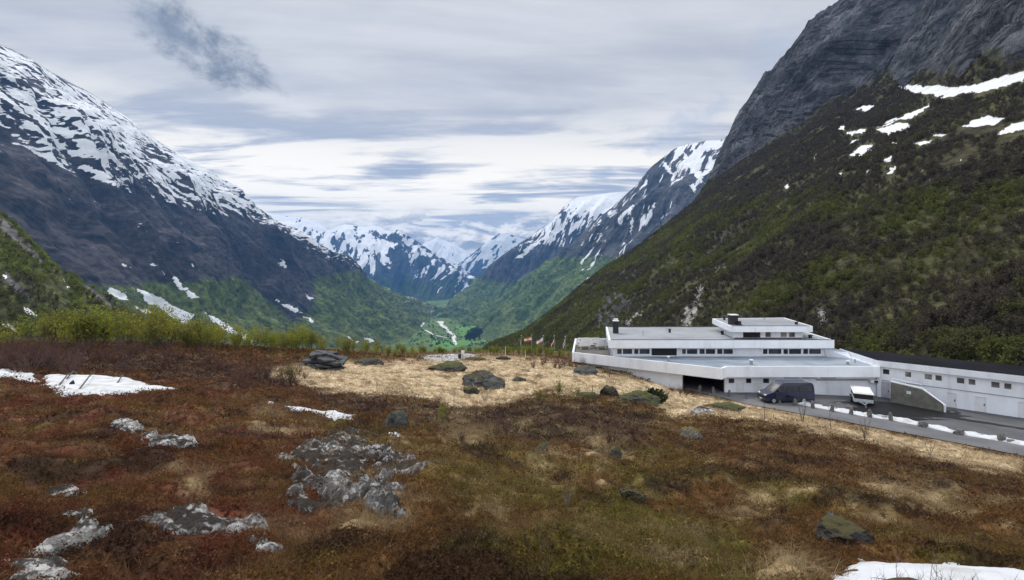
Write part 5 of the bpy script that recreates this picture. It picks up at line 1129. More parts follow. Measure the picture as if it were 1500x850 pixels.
# little sign and marker stakes at the rim of the plateau
p = G(678, 526); o = empty('sign_post', p); tag(o, 'small white sign on a short post at the rim by the pale parking area', 'sign')
m = MB(); m.bar((0, 0, -.2), (0, 0, .75), .06); loc_build(m, 'post', M['wood'], o); m = MB(); m.box(-.25, .25, -.04, .04, .752, 1.35); loc_build(m, 'board', M['lid'], o, .02)
p = G(673.5, 526); o = empty('waste_bin', p); tag(o, 'small dark bin standing next to the white sign by the parking area', 'bin')
m = MB(); m.bar((0, 0, 0), (0, 0, .7), .22, .26, 10); loc_build(m, 'body', M['plastic'], o); m = MB(); m.bar((0, 0, .701), (0, 0, .8), .28, .2, 10); loc_build(m, 'lid', M['black'], o)
for px, py, h, lb in ((740.5, 522, 1.7, 'thin pale marker stake on the straw plateau left of the others'), (769.5, 523.5, 1.2, 'thin pale marker stake on the straw plateau in front of the flagpoles')):
    p = G(px, py); m = MB(); m.bar((0, 0, -.1), (0, 0, h), .045, .035); o = loc_build(m, 'marker_stake', M['lid'], None); o.location = p; tag(o, lb, 'stake')

# ------------------------------------------------------------------ rocks
def boulder(name, px, py, wpx, hpx, mat, lb, seed, yaw=0.0, deep=0.8, sink=0.42, cat='boulder', amp=.25, Y=None):
    p = G(px, py) if Y is None else P(px, py, Y); w = wpx / FP * p.y / 2; h = hpx / FP * p.y
    me = rock_mesh(name, w, w * deep, h / (2 - 2 * sink) , seed, 5, amp); o = link(name, me, mat); o.location = p + Vector((0, w * deep * .5, h / (2 - 2 * sink) * (1 - 2 * sink))); o.rotation_euler = (0, 0, yaw); tag(o, lb, cat); return o
boulder('boulder', 705, 566, 74, 26, M['rockgrey'], 'large grey lichen-spotted boulder in the middle of the straw grass', 1.3, .3, .7)
boulder('boulder', 724, 570, 40, 22, M['rockgrey'], 'darker rounded lump at the right end of the large grey boulder', 2.1, .8, .8)
boulder('rock_mound', 655, 543, 68, 13, M['rockmoss'], 'low brown mossy rock mound in the straw grass below the parking area', 3.7, .1, .6)
boulder('boulder', 579, 630, 48, 28, M['rockmoss'], 'rounded boulder with a cap of green moss at the edge of the heather', 4.4, .9, .9)
boulder('boulder', 862, 549, 40, 16, M['rockgrey'], 'grey boulder at the foot of the white terrace wall', 5.2, .2, .8)
boulder('boulder', 895, 580, 34, 17, M['rockdark'], 'flat-topped dark block of rock in the grass below the terrace', 6.6, .2, .8)
boulder('rock_ledge', 940, 592, 76, 15, M['rockmoss'], 'long low mossy rock ledge beside the dark green juniper', 7.9, -.1, .5)
boulder('boulder', 862, 583, 34, 10, M['rockmoss'], 'low green-grey rock in the shrubs left of the flat-topped dark block', 8.8, .2, .7)
boulder('boulder', 1015, 645, 36, 18, M['rockyellow'], 'pale boulder with yellow moss on the brown crest below the road', 9.1, .5, .8)
boulder('boulder', 794, 663, 24, 14, M['rockmoss'], 'small mossy stone in the middle of the heath', 10.2, .3, .8)
boulder('boulder', 905, 672, 20, 15, M['rockmoss'], 'small dark mossy stone among dark shrubs on the heath', 11.2, .3, .8)
boulder('boulder', 1243, 794, 104, 22, M['rockdark'], 'large dark mossy rock in the grass of the right foreground', 12.9, .15, .75)
boulder('stone', 1218, 757, 12, 9, M['rockpale'], 'small white-tipped stone on the back of the large dark rock', 14.3, .3, .8, Y=G(1218, 757).y)
boulder('boulder', 928, 735, 44, 18, M['rockdark'], 'low dark peat-covered rock in the right half of the heath', 15.5, -.4, .7)
boulder('boulder', 690, 577, 26, 12, M['rockdark'], 'small dark rock half hidden by brush below the grey boulder', 16.1, .1, .8)
boulder('boulder', 1068, 601, 60, 12, M['rockmoss'], 'flat brown mossy outcrop in the straw strip below the carport', 17.7, -.25, .6)
boulder('boulder', 1030, 606, 44, 10, M['rockpale'], 'flat pale outcrop in the straw strip left of the mossy one', 18.4, -.2, .6)
boulder('boulder', 760, 558, 20, 6, M['rockmoss'], 'small low mossy stone at the right of the grey boulder', 19.4)
boulder('rock_ledge', 695, 528, 34, 5, M['rockdark'], 'thin dark ledge along the right edge of the parking area', 20.3, 0, .5)
boulder('rock_ledge', 735, 527, 26, 5, M['rockdark'], 'thin dark ledge near the marker stakes on the plateau rim', 21.3, 0, .5)
boulder('rock_ledge', 540, 535, 46, 9, M['rockgrey'], 'low slanting grey slab between the slate heap and the parking area', 22.6, .2, .5)
boulder('boulder', 103, 567, 9, 10, M['rockdark'], 'small dark stump of rock poking out of the large left snow patch', 23.5)
# stack of slate slabs
sp_ = G(468, 541); o = empty('slate_outcrop', sp_); tag(o, 'dark outcrop of tilted slate slabs at the left rim of the straw plateau', 'rock outcrop')
r3 = random.Random(5); sY = sp_.y / FP
for i in range(13):
    n_ = r3.randint(5, 7); a_ = sorted(r3.uniform(0, 6.28) for _ in range(n_)); wx, wy, hz = (15 + r3.random() * 12) * sY, 1.6 + r3.random(), (2.6 + r3.random() * 2.4) * sY
    mm = MB(); mm.prism([(wx * math.cos(q), wy * math.sin(q)) for q in a_], -hz / 2, hz / 2); s_ = loc_build(mm, 'slab', M['slate'], o, .06)
    u = r3.uniform(-1, 1); lvl = i % 5; s_.location = (u * (20 - 2.2 * lvl) * sY + 3 * sY * lvl * -.4, 1.2 + r3.uniform(-.7, .7), (1 + 4.3 * lvl) * sY); s_.rotation_euler = (r3.uniform(-.15, .1), R(9) + r3.uniform(-.1, .1), r3.uniform(-.3, .3))
# pale lichen slabs in the left foreground
for i, (pl, lb, h, rg) in enumerate(slabs):
    drape('rock_slab', pl, h * (1.15 if i else .4), M['rockpale' if i not in (0, 8, 9) else 'rockbroken'], lb, 'rock slab', res=110, edge=.10 + h, wob=(.10 + h * 1.5) if i else .95, wf=.35 + h * 2 if i else .9, rough=rg * .36, rf=.14 + h * 1.0)
# snow patches on the near ground
for pl, lb, h, ed, wb in snows:
    drape('snow_patch', pl, h, M['snow'], lb, 'snow patch', res=110, edge=ed, wob=wb * .7, wf=1.2 if wb > .1 else .3, rough=.03, rf=.8, group='leftover snow patches')

# ------------------------------------------------------------------ vegetation builders
def tris(P0, n_each, cen, rad, size, colr, r_, shell=0.5, flat=0.0):
    """leaf-clump triangles spread through ellipsoid crowns. P0 (N,3) bases, cen/rad (N,3), size (N,), colr (N,3)"""
    N = len(P0); d = r_.normal(size=(N, n_each, 3)); d /= np.linalg.norm(d, axis=-1, keepdims=True) + 1e-9
    rr = r_.random((N, n_each, 1)) ** shell; C = P0[:, None] + cen[:, None] + d * rr * rad[:, None]
    a = r_.normal(size=(N, n_each, 3)); a /= np.linalg.norm(a, axis=-1, keepdims=True); b = np.cross(a, r_.normal(size=(N, n_each, 3))); b /= np.linalg.norm(b, axis=-1, keepdims=True) + 1e-9
    s = size[:, None, None] * (0.6 + 0.8 * r_.random((N, n_each, 1)))
    V = np.stack([C + a * s, C - a * s * .5 + b * s * .8, C - a * s * .5 - b * s * .8], 2)
    cc = np.repeat((colr[:, None] * (0.82 + 0.36 * r_.random((N, n_each, 1))))[:, :, None], 3, 2)
    return V.reshape(-1, 3), cc.reshape(-1, 3)
def tri_mesh(name, V, C): return np_mesh(name, V, np.arange(len(V)).reshape(-1, 3), C)

# scrub forest on the slopes ------------------------------------------------
r_ = np.random.default_rng(11)
def scatter(fan_px, fan_y, n, f, veg_grid, PXG, YG):
    px = r_.uniform(*fan_px, n); Y = np.exp(r_.uniform(math.log(fan_y[0]), math.log(fan_y[1]), n)); X = (px - 750) / FP * Y
    return X, Y, px
def slope_forest(name, n, pxr, yr, hfun, vegg, sng, PXs, Ys, colfun, keep_first, hscale, cam_vis):
    # uniform in px and ~Y^1 in depth -> even in the world
    px = r_.uniform(*pxr, n * 3); u = r_.random(n * 3); Y = np.sqrt(u * (yr[1] ** 2 - yr[0] ** 2) + yr[0] ** 2) ** 1.0; X = (px - 750) / FP * Y
    ix = np.clip(np.searchsorted(PXs, px), 0, len(PXs) - 1); iy = np.clip(np.searchsorted(Ys, Y), 0, len(Ys) - 1)
    vg = vegg[iy, ix]; sn = np.maximum(sng[iy, ix], np.maximum(sng[np.clip(iy + 3, 0, len(Ys) - 1), ix], sng[np.clip(iy + 6, 0, len(Ys) - 1), ix])); thin = fbm(X / 22, Y / 22, 6.6, 3)
    ok = (vg > 0.55) & (sn < 0.35) & (thin > -0.62 + 0.3 * r_.random(len(X))); X, Y, px = X[ok][:n], Y[ok][:n], px[ok][:n]
    Z = hfun(X, Y); return X, Y, Z, px
def r1z(X, Y): return r1(X, Y)[0]
X, Y, Z, px = slope_forest('f', 92000, (655, 1540), (100, 1000), r1z, r_veg, r_sn, RPX, RY, None, 0, 1, None)
py = HY + (CZ - Z) / Y * FP
vis = (Z > float(-60)) | (Y < 900)
X, Y, Z, px, py = [q[vis] for q in (X, Y, Z, px, py)]
def r1_col(X, Y, Z, px, py, r_):
    n = fbm(X / 45, Y / 45, 3.3, 4); n2 = fbm(X / 14, Y / 14, 8.3, 3)
    fresh = 0.24 + 0.75 * n + 0.45 * n2 + 0.30 * sstep(1150, 800, px) - 0.5 * sstep(330, 200, py) + 0.22 * sstep(470, 520, py) + 0.09 * r_.normal(size=len(X))
    c = lerp(np.broadcast_to(np.array([0.062, 0.052, 0.038]), (len(X), 3)).copy(), np.array([0.088, 0.094, 0.024]), sstep(.1, .6, fresh)); return lerp(c, np.array([0.118, 0.132, 0.030]), sstep(.55, 1.1, fresh)) * (0.95 + .5 * r_.random((len(X), 1)))
C = r1_col(X, Y, Z, px, py, r_)
hgt = (1.9 + 2.0 * r_.random(len(X))) * (0.75 + .4 * sstep(.3, -.3, fbm(X / 60, Y / 60, 1.1, 3)))
in_view = (px > 690) & (px < 1505) & (py < 512 + 30 * sstep(1230, 1500, px)) & (Y > 100)
order = np.argsort(np.where(in_view, Y, 1e9)); near_i = order[:170]; rest = np.setdiff1d(np.arange(len(X)), near_i)
VV, CC = [], []
for lo, hi, k, sz in ((0, 260, 64, .10), (260, 480, 28, .15), (480, 2000, 13, .22)):
    s = rest[(Y[rest] >= lo) & (Y[rest] < hi)]; h = hgt[s]; b = np.stack([X[s], Y[s], Z[s]], -1)
    v_, c_ = tris(b, k, np.stack([0 * h, 0 * h, .52 * h], -1), np.stack([.36 * h, .36 * h, .5 * h], -1), sz * h, C[s], r_, .45); VV.append(v_); CC.append(c_)
tag(link('scrub_forest', tri_mesh('scrub_forest', np.concatenate(VV), np.concatenate(CC)), M['leaf']), kind='stuff')
# left spur scrub
Xl, Yl, Zl, pxl = slope_forest('f', 14000, (-60, 420), (160, 620), l0, l_veg, patches(qx0, qy0, L0SNOW, 4), lp[0], ly[:, 0], None, 0, 1, None)
nl = fbm(Xl / 40, Yl / 40, 5.5, 4); fr = .55 + .8 * nl + .15 * r_.normal(size=len(Xl)); Cl = lerp(lerp(np.broadcast_to(np.array([0.055, 0.050, 0.032]), (len(Xl), 3)).copy(), np.array([0.085, 0.10, 0.024]), sstep(.1, .5, fr)), np.array([0.125, 0.155, 0.028]), sstep(.6, 1.1, fr))
h = 2.2 + 2.4 * r_.random(len(Xl)); v_, c_ = tris(np.stack([Xl, Yl, Zl], -1), 30, np.stack([0 * h, 0 * h, .52 * h], -1), np.stack([.4 * h, .4 * h, .5 * h], -1), .15 * h, Cl * 1.6, r_, .45)
tag(link('scrub_forest', tri_mesh('scrub_forest', v_, c_), M['leaf']), kind='stuff')
# conifer stand and farm houses on the valley floor
n = 420; a = r_.normal(size=n); px_ = 697 + 5.5 * a + r_.normal(size=n) * 1.2; py_ = np.clip(489 - 2.2 * a + r_.normal(size=n) * 3.2, 476, 499); q = [F(x_, y_, VF) for x_, y_ in zip(px_, py_)]
b = np.array([tuple(v) for v in q]); h = 18 + 10 * r_.random(n); v_, c_ = tris(b, 26, np.stack([0 * h, 0 * h, .5 * h], -1), np.stack([.28 * h, .28 * h, .5 * h], -1), .16 * h, np.broadcast_to(np.array([0.015, 0.030, 0.014]), (n, 3)) * (0.7 + .6 * r_.random((n, 1))), r_, .5)
tag(link('conifer_stand', tri_mesh('conifer_stand', v_, c_), M['juniper']), kind='stuff')
n = 2600; px_ = r_.uniform(600, 760, n); py_ = 446 + 62 * r_.random(n) ** 1.2; ok = (fbm(px_ / 9, py_ / 3.5, 2.2, 3) > .12); q = [F(x_, y_, VF) for x_, y_ in zip(px_[ok], py_[ok])]; b = np.array([tuple(v) for v in q]); n = len(b)
keep = np.array([min(float(np.abs(poly_sd(np.array([x_]), np.array([y_]), [(614, 478), (640, 455), (642, 458), (622, 484)])[0])) if False else 1, 1) for x_, y_ in zip(px_[ok], py_[ok])]) > 0
h = 7 + 7 * r_.random(n); v_, c_ = tris(b, 12, np.stack([0 * h, 0 * h, .5 * h], -1), np.stack([.6 * h, .6 * h, .5 * h], -1), .3 * h, np.broadcast_to(np.array([0.030, 0.055, 0.02]), (n, 3)) * (0.7 + .6 * r_.random((n, 1))), r_, .5)
tag(link('valley_woods', tri_mesh('valley_woods', v_, c_), M['leaf']), kind='stuff')
for i, (px, py, w, lb) in enumerate(((731, 483, 16, 'white farmhouse at the left of the farm on the valley floor'), (735.5, 480.5, 20, 'white farmhouse in the middle of the valley farm below the wooded slope'), (738.5, 478.5, 16, 'white farmhouse at the back of the valley farm'), (733.5, 486, 12, 'low white farm shed in front of the valley farm'), (681, 491.5, 12, 'lone white house by the lane on the valley floor'), (652, 446.8, 16, 'tiny pale house of the far village, left of three'), (659, 446.2, 16, 'tiny pale house of the far village, middle of three'), (665, 445.8, 18, 'tiny pale house of the far village, right of three'))):
    p = F(px, py, VF); o = empty('farmhouse', p, .4 * i); tag(o, lb, 'house', 'houses on the valley floor')
    m = MB(); m.box(-w / 2, w / 2, -w * .35, w * .35, 0, w * .35); loc_build(m, 'wall', M['lid'], o)
    m = MB(); a_ = w * .36; m.add([(-w * .55, -w * .4, a_), (w * .55, -w * .4, a_), (w * .55, w * .4, a_), (-w * .55, w * .4, a_), (-w * .55, 0, w * .62), (w * .55, 0, w * .62)], [(0, 1, 5, 4), (2, 3, 4, 5), (1, 2, 5), (3, 0, 4), (3, 2, 1, 0)]); loc_build(m, 'roof', M['grey' if i % 2 else 'paleconc'], o)

# branching stems
def stems(m, r2, base, h, n, spread, rad, depth=2, lean=(0, 0), twig=3, tips=None):
    for _ in range(n):
        a = r2.uniform(0, 2 * math.pi); s = spread * r2.uniform(.3, 1); d = Vector((s * math.cos(a) + lean[0], s * math.sin(a) + lean[1], 1)).normalized(); L = h * r2.uniform(.6, 1.0) / max(d.z, .4) * .95; p = Vector(base); segs = 4; rr = rad; pts = [p.copy()]
        for k in range(segs):
            d = (d + Vector((r2.uniform(-.14, .14), r2.uniform(-.14, .14), .06))).normalized(); q = p + d * L / segs; m.bar(p, q, rr, rr * .72, 3); rr *= .72; p = q; pts.append(p.copy())
            if depth > 0 and k >= 1 - (depth > 1):
                for _b in range(twig):
                    aa = r2.uniform(0, 2 * math.pi); dd = (d + .9 * Vector((math.cos(aa), math.sin(aa), r2.uniform(0, .5)))).normalized(); l2 = L * r2.uniform(.14, .34); e = p + dd * l2 * .6; e2 = e + (dd + Vector((0, 0, .35))).normalized() * l2 * .4
                    m.bar(p, e, rr * .55, rr * .4, 3); m.bar(e, e2, rr * .4, rr * .25, 3)
                    if tips is not None: tips += [e, e2]
                    if depth > 1:
                        for _c in range(2):
                            a3 = r2.uniform(0, 6.28); d3 = (dd + .8 * Vector((math.cos(a3), math.sin(a3), .3))).normalized(); m.bar(e, e + d3 * l2 * .4, rr * .35, rr * .2, 3)
                            if tips is not None: tips.append(e + d3 * l2 * .4)
        if tips is not None: tips.append(p.copy())
def leafy(name, label, cat, group, h, nst, spread, rad, leaf_n, leaf_s, colour, seed, bark='bark', jit=.16, trunkname='trunk', crown=True, depth=1, twig=3):
    r2 = random.Random(seed); o = empty(name, (0, 0, 0)); tag(o, label, cat, group); m = MB(); tips = []
    stems(m, r2, (0, 0, -.15), h, nst, spread, rad, depth, twig=twig, tips=tips); loc_build(m, trunkname, M[bark], o)
    if crown:
        rg = np.random.default_rng(seed); T = np.array([tuple(q) for q in tips]); idx = rg.integers(0, len(T), leaf_n); b = T[idx] + rg.normal(size=(leaf_n, 3)) * jit * h * .4
        cl = np.array(colour) * (0.7 + .6 * rg.random((leaf_n, 1))); v_, c_ = tris(b, 1, np.zeros((leaf_n, 3)), np.zeros((leaf_n, 3)), np.full(leaf_n, leaf_s), cl, rg); me = tri_mesh('crown', v_, c_); me.materials.append(M['leaf']); q = bpy.data.objects.new('crown', me); COL.objects.link(q); q.parent = o
    return o
def put(o, p, s, rz, lb=None):
    o.location = p; o.scale = (s, s, s * random.uniform(.9, 1.12)); o.rotation_euler = (0, 0, rz)
    if lb: o['label'] = lb
# nearest birches of the right slope
prot = [leafy('birch_tree', 'small grey-green birch in the scrub at the foot of the right-hand slope', 'tree', 'birches at the foot of the right slope', 4.0, 4, .42, .06, 420, .26, c, 100 + i, 'bark', .30) for i, c in enumerate(((0.118, 0.126, 0.032), (0.084, 0.070, 0.051), (0.155, 0.172, 0.04), (0.10, 0.097, 0.037), (0.14, 0.155, 0.035)))]
cl_idx = np.array([np.argmin([np.abs(C[i] - np.array(c)).sum() for c in ((0.118, 0.126, 0.032), (0.084, 0.070, 0.051), (0.155, 0.172, 0.04), (0.10, 0.097, 0.037), (0.14, 0.155, 0.035))]) for i in near_i])
used = set()
for i, k in zip(near_i, cl_idx):
    o = prot[k] if k not in used else copy_tree(prot[k]); used.add(k); put(o, (X[i], Y[i], Z[i] - .1), hgt[i] / 4.0 * 1.2, random.random() * 6)
for k in range(5):
    if k not in used: put(prot[k], (150 + 9 * k, 150, float(r1z(np.array([150. + 9 * k]), np.array([150.]))[0])), 1, 0)
# green birch shrubs along the rim of the plateau
green = [leafy('birch_shrub', 'fresh green birch shrub in the row along the rim of the plateau', 'shrub', 'green birch shrubs along the rim', 2.6, 9, .38, .022, 560, .075, c, 200 + i, 'bark', .17, 'stem', depth=1, twig=4) for i, c in enumerate(((0.25, 0.27, 0.035), (0.20, 0.23, 0.032), (0.29, 0.29, 0.042), (0.19, 0.185, 0.042), (0.21, 0.21, 0.046)))]
gi = 0
rim = [(0, 506, 3.0), (60, 507, 3.4), (130, 508, 4.3), (200, 507, 4.4), (260, 506, 3.8), (300, 507, 3.0), (350, 509, 2.6), (400, 512, 2.6), (450, 511, 3.3), (490, 514, 2.4), (540, 519, 2.0), (600, 518.5, 1.4), (650, 518, 1.05), (700, 518, 1.05), (760, 520, 1.5), (830, 523, 1.6)]
rr2 = random.Random(3)
for k in range(200):
    px = (rr2.uniform(-30, 836), rr2.uniform(60, 470), rr2.uniform(470, 838))[k % 3]; yb = np.interp(px, [q[0] for q in rim], [q[1] for q in rim]) + rr2.choice((-1.5, 0, 1, 3.5, 5)) * (1 if px < 620 else .3); hh = np.interp(px, [q[0] for q in rim], [q[2] for q in rim]) * rr2.uniform(.75, 1.28)
    if 612 < px < 705 and yb > 518: yb = 517.5
    p = G(px, yb, 20, 150)
    if px < 170 and rr2.random() < .35: continue
    o = green[gi % 5] if gi < 5 else copy_tree(green[gi % 5]); gi += 1; put(o, p, hh / 2.6, rr2.random() * 6)
# purple-brown bare shrubs
bare = [leafy('bare_shrub', 'leafless purple-brown shrub in the thicket behind the left heath', 'shrub', 'bare shrubs behind the left heath', 1.7, 12, .8, .022, 0, 0, (0, 0, 0), 300 + i, 'twig' if i % 2 else 'twigred', trunkname='stem', crown=False, depth=2, twig=3) for i in range(4)]
spots = [(rr2.uniform(-20, 360), rr2.uniform(512, 548)) for _ in range(50)] + [(rr2.uniform(330, 450), rr2.uniform(545, 572)) for _ in range(12)] + [(rr2.uniform(-10, 110), rr2.uniform(500, 560)) for _ in range(8)]
for k, (px, py) in enumerate(spots):
    o = bare[k % 4] if k < 4 else copy_tree(bare[k % 4]); put(o, G(px, py), rr2.uniform(.6, 1.15) * (1.3 if px < 120 else 1), rr2.random() * 6)
mid = [(600 + 16 * k + rr2.uniform(-8, 8), rr2.uniform(585, 655)) for k in range(22)]
for k, (px, py) in enumerate(mid):
    o = copy_tree(bare[k % 4]); put(o, G(px, py), rr2.uniform(.28, .5), rr2.random() * 6, 'low leafless brown shrub in the dark hollow in the middle of the heath'); o['group'] = 'low bare shrubs in the middle of the heath'
# the reddish thicket left of the terrace
for k in range(9):
    px = 783 + 9 * k + rr2.uniform(-3, 3); o = copy_tree(bare[(2 * k) % 4]); put(o, G(px, 541 - rr2.uniform(0, 9)), rr2.uniform(.75, 1.1), rr2.random() * 6, 'leafless red-brown shrub of the round thicket left of the terrace'); o['group'] = 'red-brown shrubs beside the terrace'
for k, (px, py) in enumerate(((985, 574), (996, 577), (1005, 580), (978, 579))):
    o = copy_tree(bare[(2 * k) % 4]); put(o, G(px, py), rr2.uniform(.45, .7), rr2.random() * 6, 'low reddish bare shrub in the straw below the carport'); o['group'] = 'reddish shrubs below the carport'
# scattered greenish shrubs on the plateau
for k, (px, py, s, lb) in enumerate(((425, 561, .75, 'green-tinged shrub on its own in front of the slate heap'), (415, 556, .5, 'small green shrub at the left of the lone one by the slate heap'), (820, 583, .7, 'yellow-green shrub below the straw plateau, left of the flat-topped block'), (843, 586, .55, 'smaller yellow-green shrub just right of the larger yellow one'), (790, 588, .5, 'low yellow-green shrub left of the larger yellow one'), (648, 622, .42, 'small greenish shrub in the heath right of the mossy boulder'))):
    o = copy_tree(green[3 + k % 2]); put(o, G(px, py), s * .8, k, lb); o['group'] = 'scattered shrubs on the plateau'
# juniper
rg = np.random.default_rng(5); p = G(960, 590); o = empty('juniper_bush', p); tag(o, 'dense dark green juniper bush on the rock ledge below the terrace', 'bush')
nn = 900; u = rg.normal(size=(nn, 3)); u /= np.linalg.norm(u, axis=1)[:, None]; u *= rg.random((nn, 1)) ** .35; b = u * np.array([1.15, .9, .62]) + np.array([0, .3, .45]); b[:, 2] = np.abs(b[:, 2]) + .12 * rg.normal(size=nn)
v_, c_ = tris(b, 1, np.zeros((nn, 3)), np.zeros((nn, 3)), np.full(nn, .13), np.array([0.022, 0.038, 0.010]) * (.6 + .8 * rg.random((nn, 1))), rg); me = tri_mesh('foliage', v_, c_); link('foliage', me, M['juniper'], o)
m = MB(); stems(m, random.Random(1), (0, .3, -.1), .8, 6, .9, .05, 0); loc_build(m, 'stem', M['bark'], o)
# bare saplings standing singly
def sapling(px, py, hpx, lb, seed, n=2, spread=.18, rad=None, mat='bark', twig=2, depth=1):
    p = G(px, py); h = hpx / FP * p.y; r2 = random.Random(seed); o = empty('bare_sapling', p); tag(o, lb, 'sapling', 'bare saplings on the heath')
    m = MB(); stems(m, r2, (0, 0, -.03), h, n, spread, rad or max(.0012 * p.y * .55, .004), depth, twig=twig); loc_build(m, 'stem', M[mat], o)
for a in ((1120, 616, 52, 'thin bare sapling below the front of the van', 1, 1), (1176, 620, 50, 'bushy bare sapling below the tail of the van', 2, 6, .35), (1217, 628, 52, 'slender bare sapling standing before the road below the trailer', 3, 1), (1266, 646, 42, 'many-stemmed bare sapling at the road edge right of the slender one', 4, 7, .45),
          (1362, 668, 24, 'low bare sapling at the crest far right of the heath', 5, 4, .5), (405, 645, 66, 'reddish bare sapling rising from the red heather left of the snow strip', 6, 3, .3, None, 'twigred', 3), (385, 640, 40, 'smaller reddish sapling left of the taller one above the snow strip', 7, 2, .3, None, 'twigred'),
          (620, 602, 30, 'thin sapling left of the dark brush at the edge of the straw', 8, 2), (665, 590, 28, 'thin sapling in the straw below the grey boulder', 9, 2), (553, 575, 28, 'lone thin sapling in the straw plateau', 10, 1), (893, 553, 18, 'small sapling against the white terrace wall', 11, 3, .4), (950, 552, 14, 'low sapling against the white wall left of the carport', 12, 3, .4), (868, 575, 22, 'thin sapling above the dark flat-topped block', 13, 2),
          (790, 855, 120, 'dark twiggy shrub at the bottom edge, right of the middle', 14, 5, .45, None, 'twig', 3, 1), (1065, 850, 70, 'dark forked twig at the bottom edge under the right heath', 15, 2, .3, None, 'twig', 3), (1110, 852, 60, 'curved dark twig at the bottom edge beside the forked one', 16, 1, .5, None, 'twig', 3), (765, 720, 44, 'upright dark twigs in the middle of the near heath', 17, 3, .3, None, 'twig'),
          (830, 745, 36, 'pale tufted twig bush in the near heath', 18, 6, .5, None, 'palebark', 3)): sapling(*a)
for k, (px, py, h) in enumerate(((1285, 872, 52), (1315, 875, 66), (1338, 872, 58), (1362, 880, 74), (1390, 876, 60), (1418, 870, 44), (1450, 878, 36), (1300, 868, 40))):
    sapling(px, py, h, ('lilac-grey twigs poking through the lower right snow, at its left end', 'forked lilac-grey twig in the lower right snow, second from the left', 'lilac-grey twig pair in the left half of the lower right snow', 'tallest lilac-grey twigs in the lower right snow', 'branching lilac-grey twigs right of the tallest in the snow', 'short lilac-grey twigs in the right half of the lower right snow', 'low lilac-grey twig at the right end of the snow', 'small lilac-grey twig in front of the leftmost snow twigs')[k], 40 + k, 3, .4, .0035, 'palebark', 3)
# bent birch stems lying over the left snow
for k, (x0, y0, x1, y1) in enumerate(((80, 571, 105, 554), (108, 579, 138, 554), (165, 569, 182, 557), (92, 560, 112, 552))):
    a, b = G(x0, y0), G(x1, y1); m = MB(); mp = (a + b) / 2 + Vector((.2, 0, .5)); c0 = Vector(a); m.bar(a - c0 - Vector((0, 0, .05)), mp - c0, .045, .035, 5); m.bar(mp - c0, b - c0 + Vector((0, 0, .25)), .035, .02, 5); o = loc_build(m, 'bent_birch_stem', M['bark'], None); o.location = c0
    tag(o, ('bent dark stem at the left end of the large snow patch', 'long bent dark stem crossing the large snow patch', 'thin dark stem on the right half of the large snow patch', 'short bent stem at the upper left of the large snow patch')[k], 'stem', 'bent stems over the snow')

# ------------------------------------------------------------------ heather and grass
def ground_cover(name, n, y0, y1, blades, pick, wmin, wk, hmin, hmax, hk, lean, keep, seed, pw=1.0, spread=.05):
    rg = np.random.default_rng(seed); px = rg.uniform(-60, 1560, n); Y = np.exp(rg.uniform(math.log(y0), math.log(y1), n)); X = (px - 750) / FP * Y; Z = tz(X, Y)
    c, st = gcol(X, Y, Z); py = HY + (CZ - Z) / Y * FP; ok = (poly_sd(X, Y, YARD) > 0.4) & keep(px, py, c, st, rg, Y)
    for i_, (pl, *_) in enumerate(slabs): ok &= (poly_sd(px, py, pl) > -3) | (rg.random(n) < (.55 if i_ in (0, 8, 9) else .22))
    for pl, *_ in snows: ok &= poly_sd(px, py, pl) > -1
    X, Y, Z, c, st = X[ok], Y[ok], Z[ok], c[ok], st[ok]; N = len(X)
    B = np.stack([X, Y, Z], -1)[:, None].repeat(blades, 1); B[..., :2] += rg.normal(size=(N, blades, 2)) * (spread + .0035 * Y)[:, None, None]; B[..., 2] -= .015
    hgt_ = rg.uniform(hmin, hmax, (N, blades)) * (1 + hk * Y)[:, None]; w = np.maximum(wmin, wk * Y)[:, None] * rg.uniform(.6, 1.4, (N, blades)); a = rg.uniform(0, 2 * math.pi, (N, blades)); s = np.stack([np.cos(a), np.sin(a), 0 * a], -1) * w[..., None] * .5
    l = rg.normal(size=(N, blades, 2)) * lean; l[..., 0] += .35 * lean * np.sin(X / 3.0)[:, None]; T = B + np.concatenate([l * hgt_[..., None], hgt_[..., None]], -1)
    V = np.stack([B - s, B + s, T], 2).reshape(-1, 3); cc = c[:, None] * (0.55 + .9 * rg.random((N, blades, 1))); cc = np.repeat(cc[:, :, None], 3, 2).reshape(-1, 3) * 1.12
    tag(link(name, tri_mesh(name, V, cc), M['leaf']), kind='stuff')
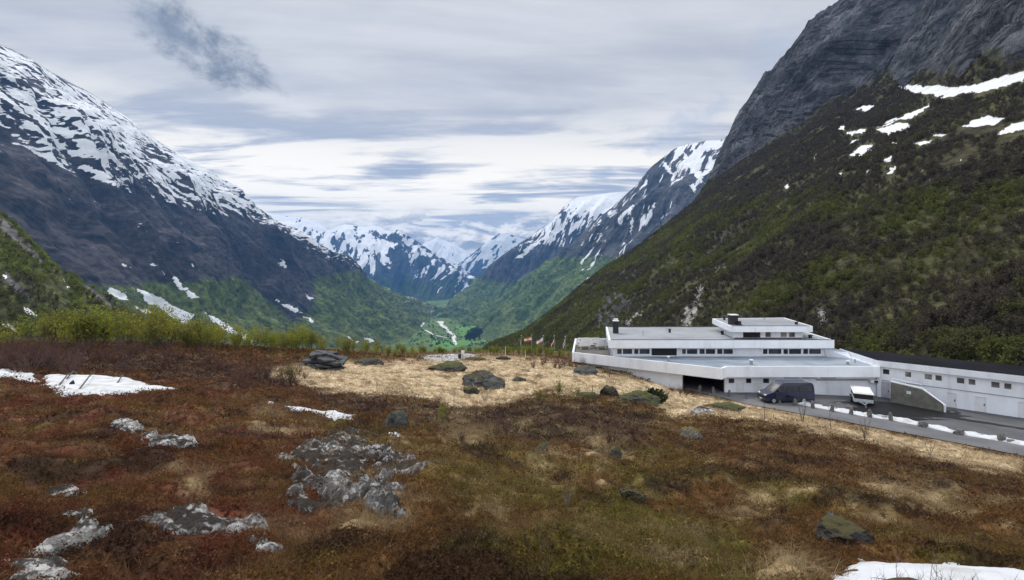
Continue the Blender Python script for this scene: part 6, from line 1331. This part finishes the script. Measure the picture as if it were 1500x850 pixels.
def cushions(name, n, y0, y1, k, rad, sz, szk, keep, seed):
    rg = np.random.default_rng(seed); px = rg.uniform(-60, 1560, n); Y = np.exp(rg.uniform(math.log(y0), math.log(y1), n)); X = (px - 750) / FP * Y; Z = tz(X, Y)
    c, st = gcol(X, Y, Z); py = HY + (CZ - Z) / Y * FP; ok = (poly_sd(X, Y, YARD) > 0.4) & keep(px, py, c, st, rg, Y)
    for i_, (pl, *_) in enumerate(slabs): ok &= (poly_sd(px, py, pl) > -3) | (rg.random(n) < (.55 if i_ in (0, 8, 9) else .22))
    for pl, *_ in snows: ok &= poly_sd(px, py, pl) > -1
    X, Y, Z, c = X[ok], Y[ok], Z[ok], c[ok]; N = len(X); hum = 0.6 + 0.8 * sstep(-.4, .5, fbm(X / .5, Y / .5, 2.2, 3)); R_ = (rad[0] + rad[1] * Y) * hum * rg.uniform(.6, 1.3, N)
    c = c * (0.40 + 1.2 * rg.random((N, 1))) * np.where(rg.random((N, 1)) < .12, np.array([[1.5, 1.35, 1.2]]), 1.0)
    V, C = tris(np.stack([X, Y, Z], -1), k, np.stack([0 * R_, 0 * R_, R_ * .25], -1), np.stack([R_, R_, R_ * .75], -1), np.maximum(sz, szk * Y), c * 1.15, rg, .6)
    tag(link(name, tri_mesh(name, V, C), M['leaf']), kind='stuff')
notstraw = lambda px, py, c, st, rg, Y: (st < .5) & (c[:, 0] < .2)
isstraw = lambda px, py, c, st, rg, Y: (st >= .35) | (c[:, 0] > .10)
cushions('heather', 46000, 1.9, 10, 12, (.035, .006), .011, .0017, notstraw, 21)
cushions('heather', 90000, 9, 85, 6, (.05, .006), .014, .0017, notstraw, 22)
ground_cover('heather', 9000, 1.9, 10, 6, None, .005, .0010, .03, .09, .02, .8, notstraw, 1)
ground_cover('heather', 26000, 9, 80, 3, None, .010, .0011, .06, .14, .012, .8, notstraw, 2)
ground_cover('dry_grass', 34000, 2.2, 20, 5, None, .006, .0013, .02, .07, .03, 1.5, isstraw, 3)
ground_cover('dry_grass', 80000, 16, 100, 3, None, .012, .0012, .08, .18, .008, 1.7, isstraw, 4)
tuft = lambda px, py, c, st, rg, Y: (c[:, 1] > .06)
ground_cover('dry_grass', 1500, 4.0, 40, 26, None, .006, .0012, .07, .17, .012, .95, tuft, 5)
ground_cover('dead_stems', 5000, 3.5, 45, 4, None, .004, .0008, .14, .34, .010, .45, lambda px, py, c, st, rg, Y: c[:, 0] < .075, 6)
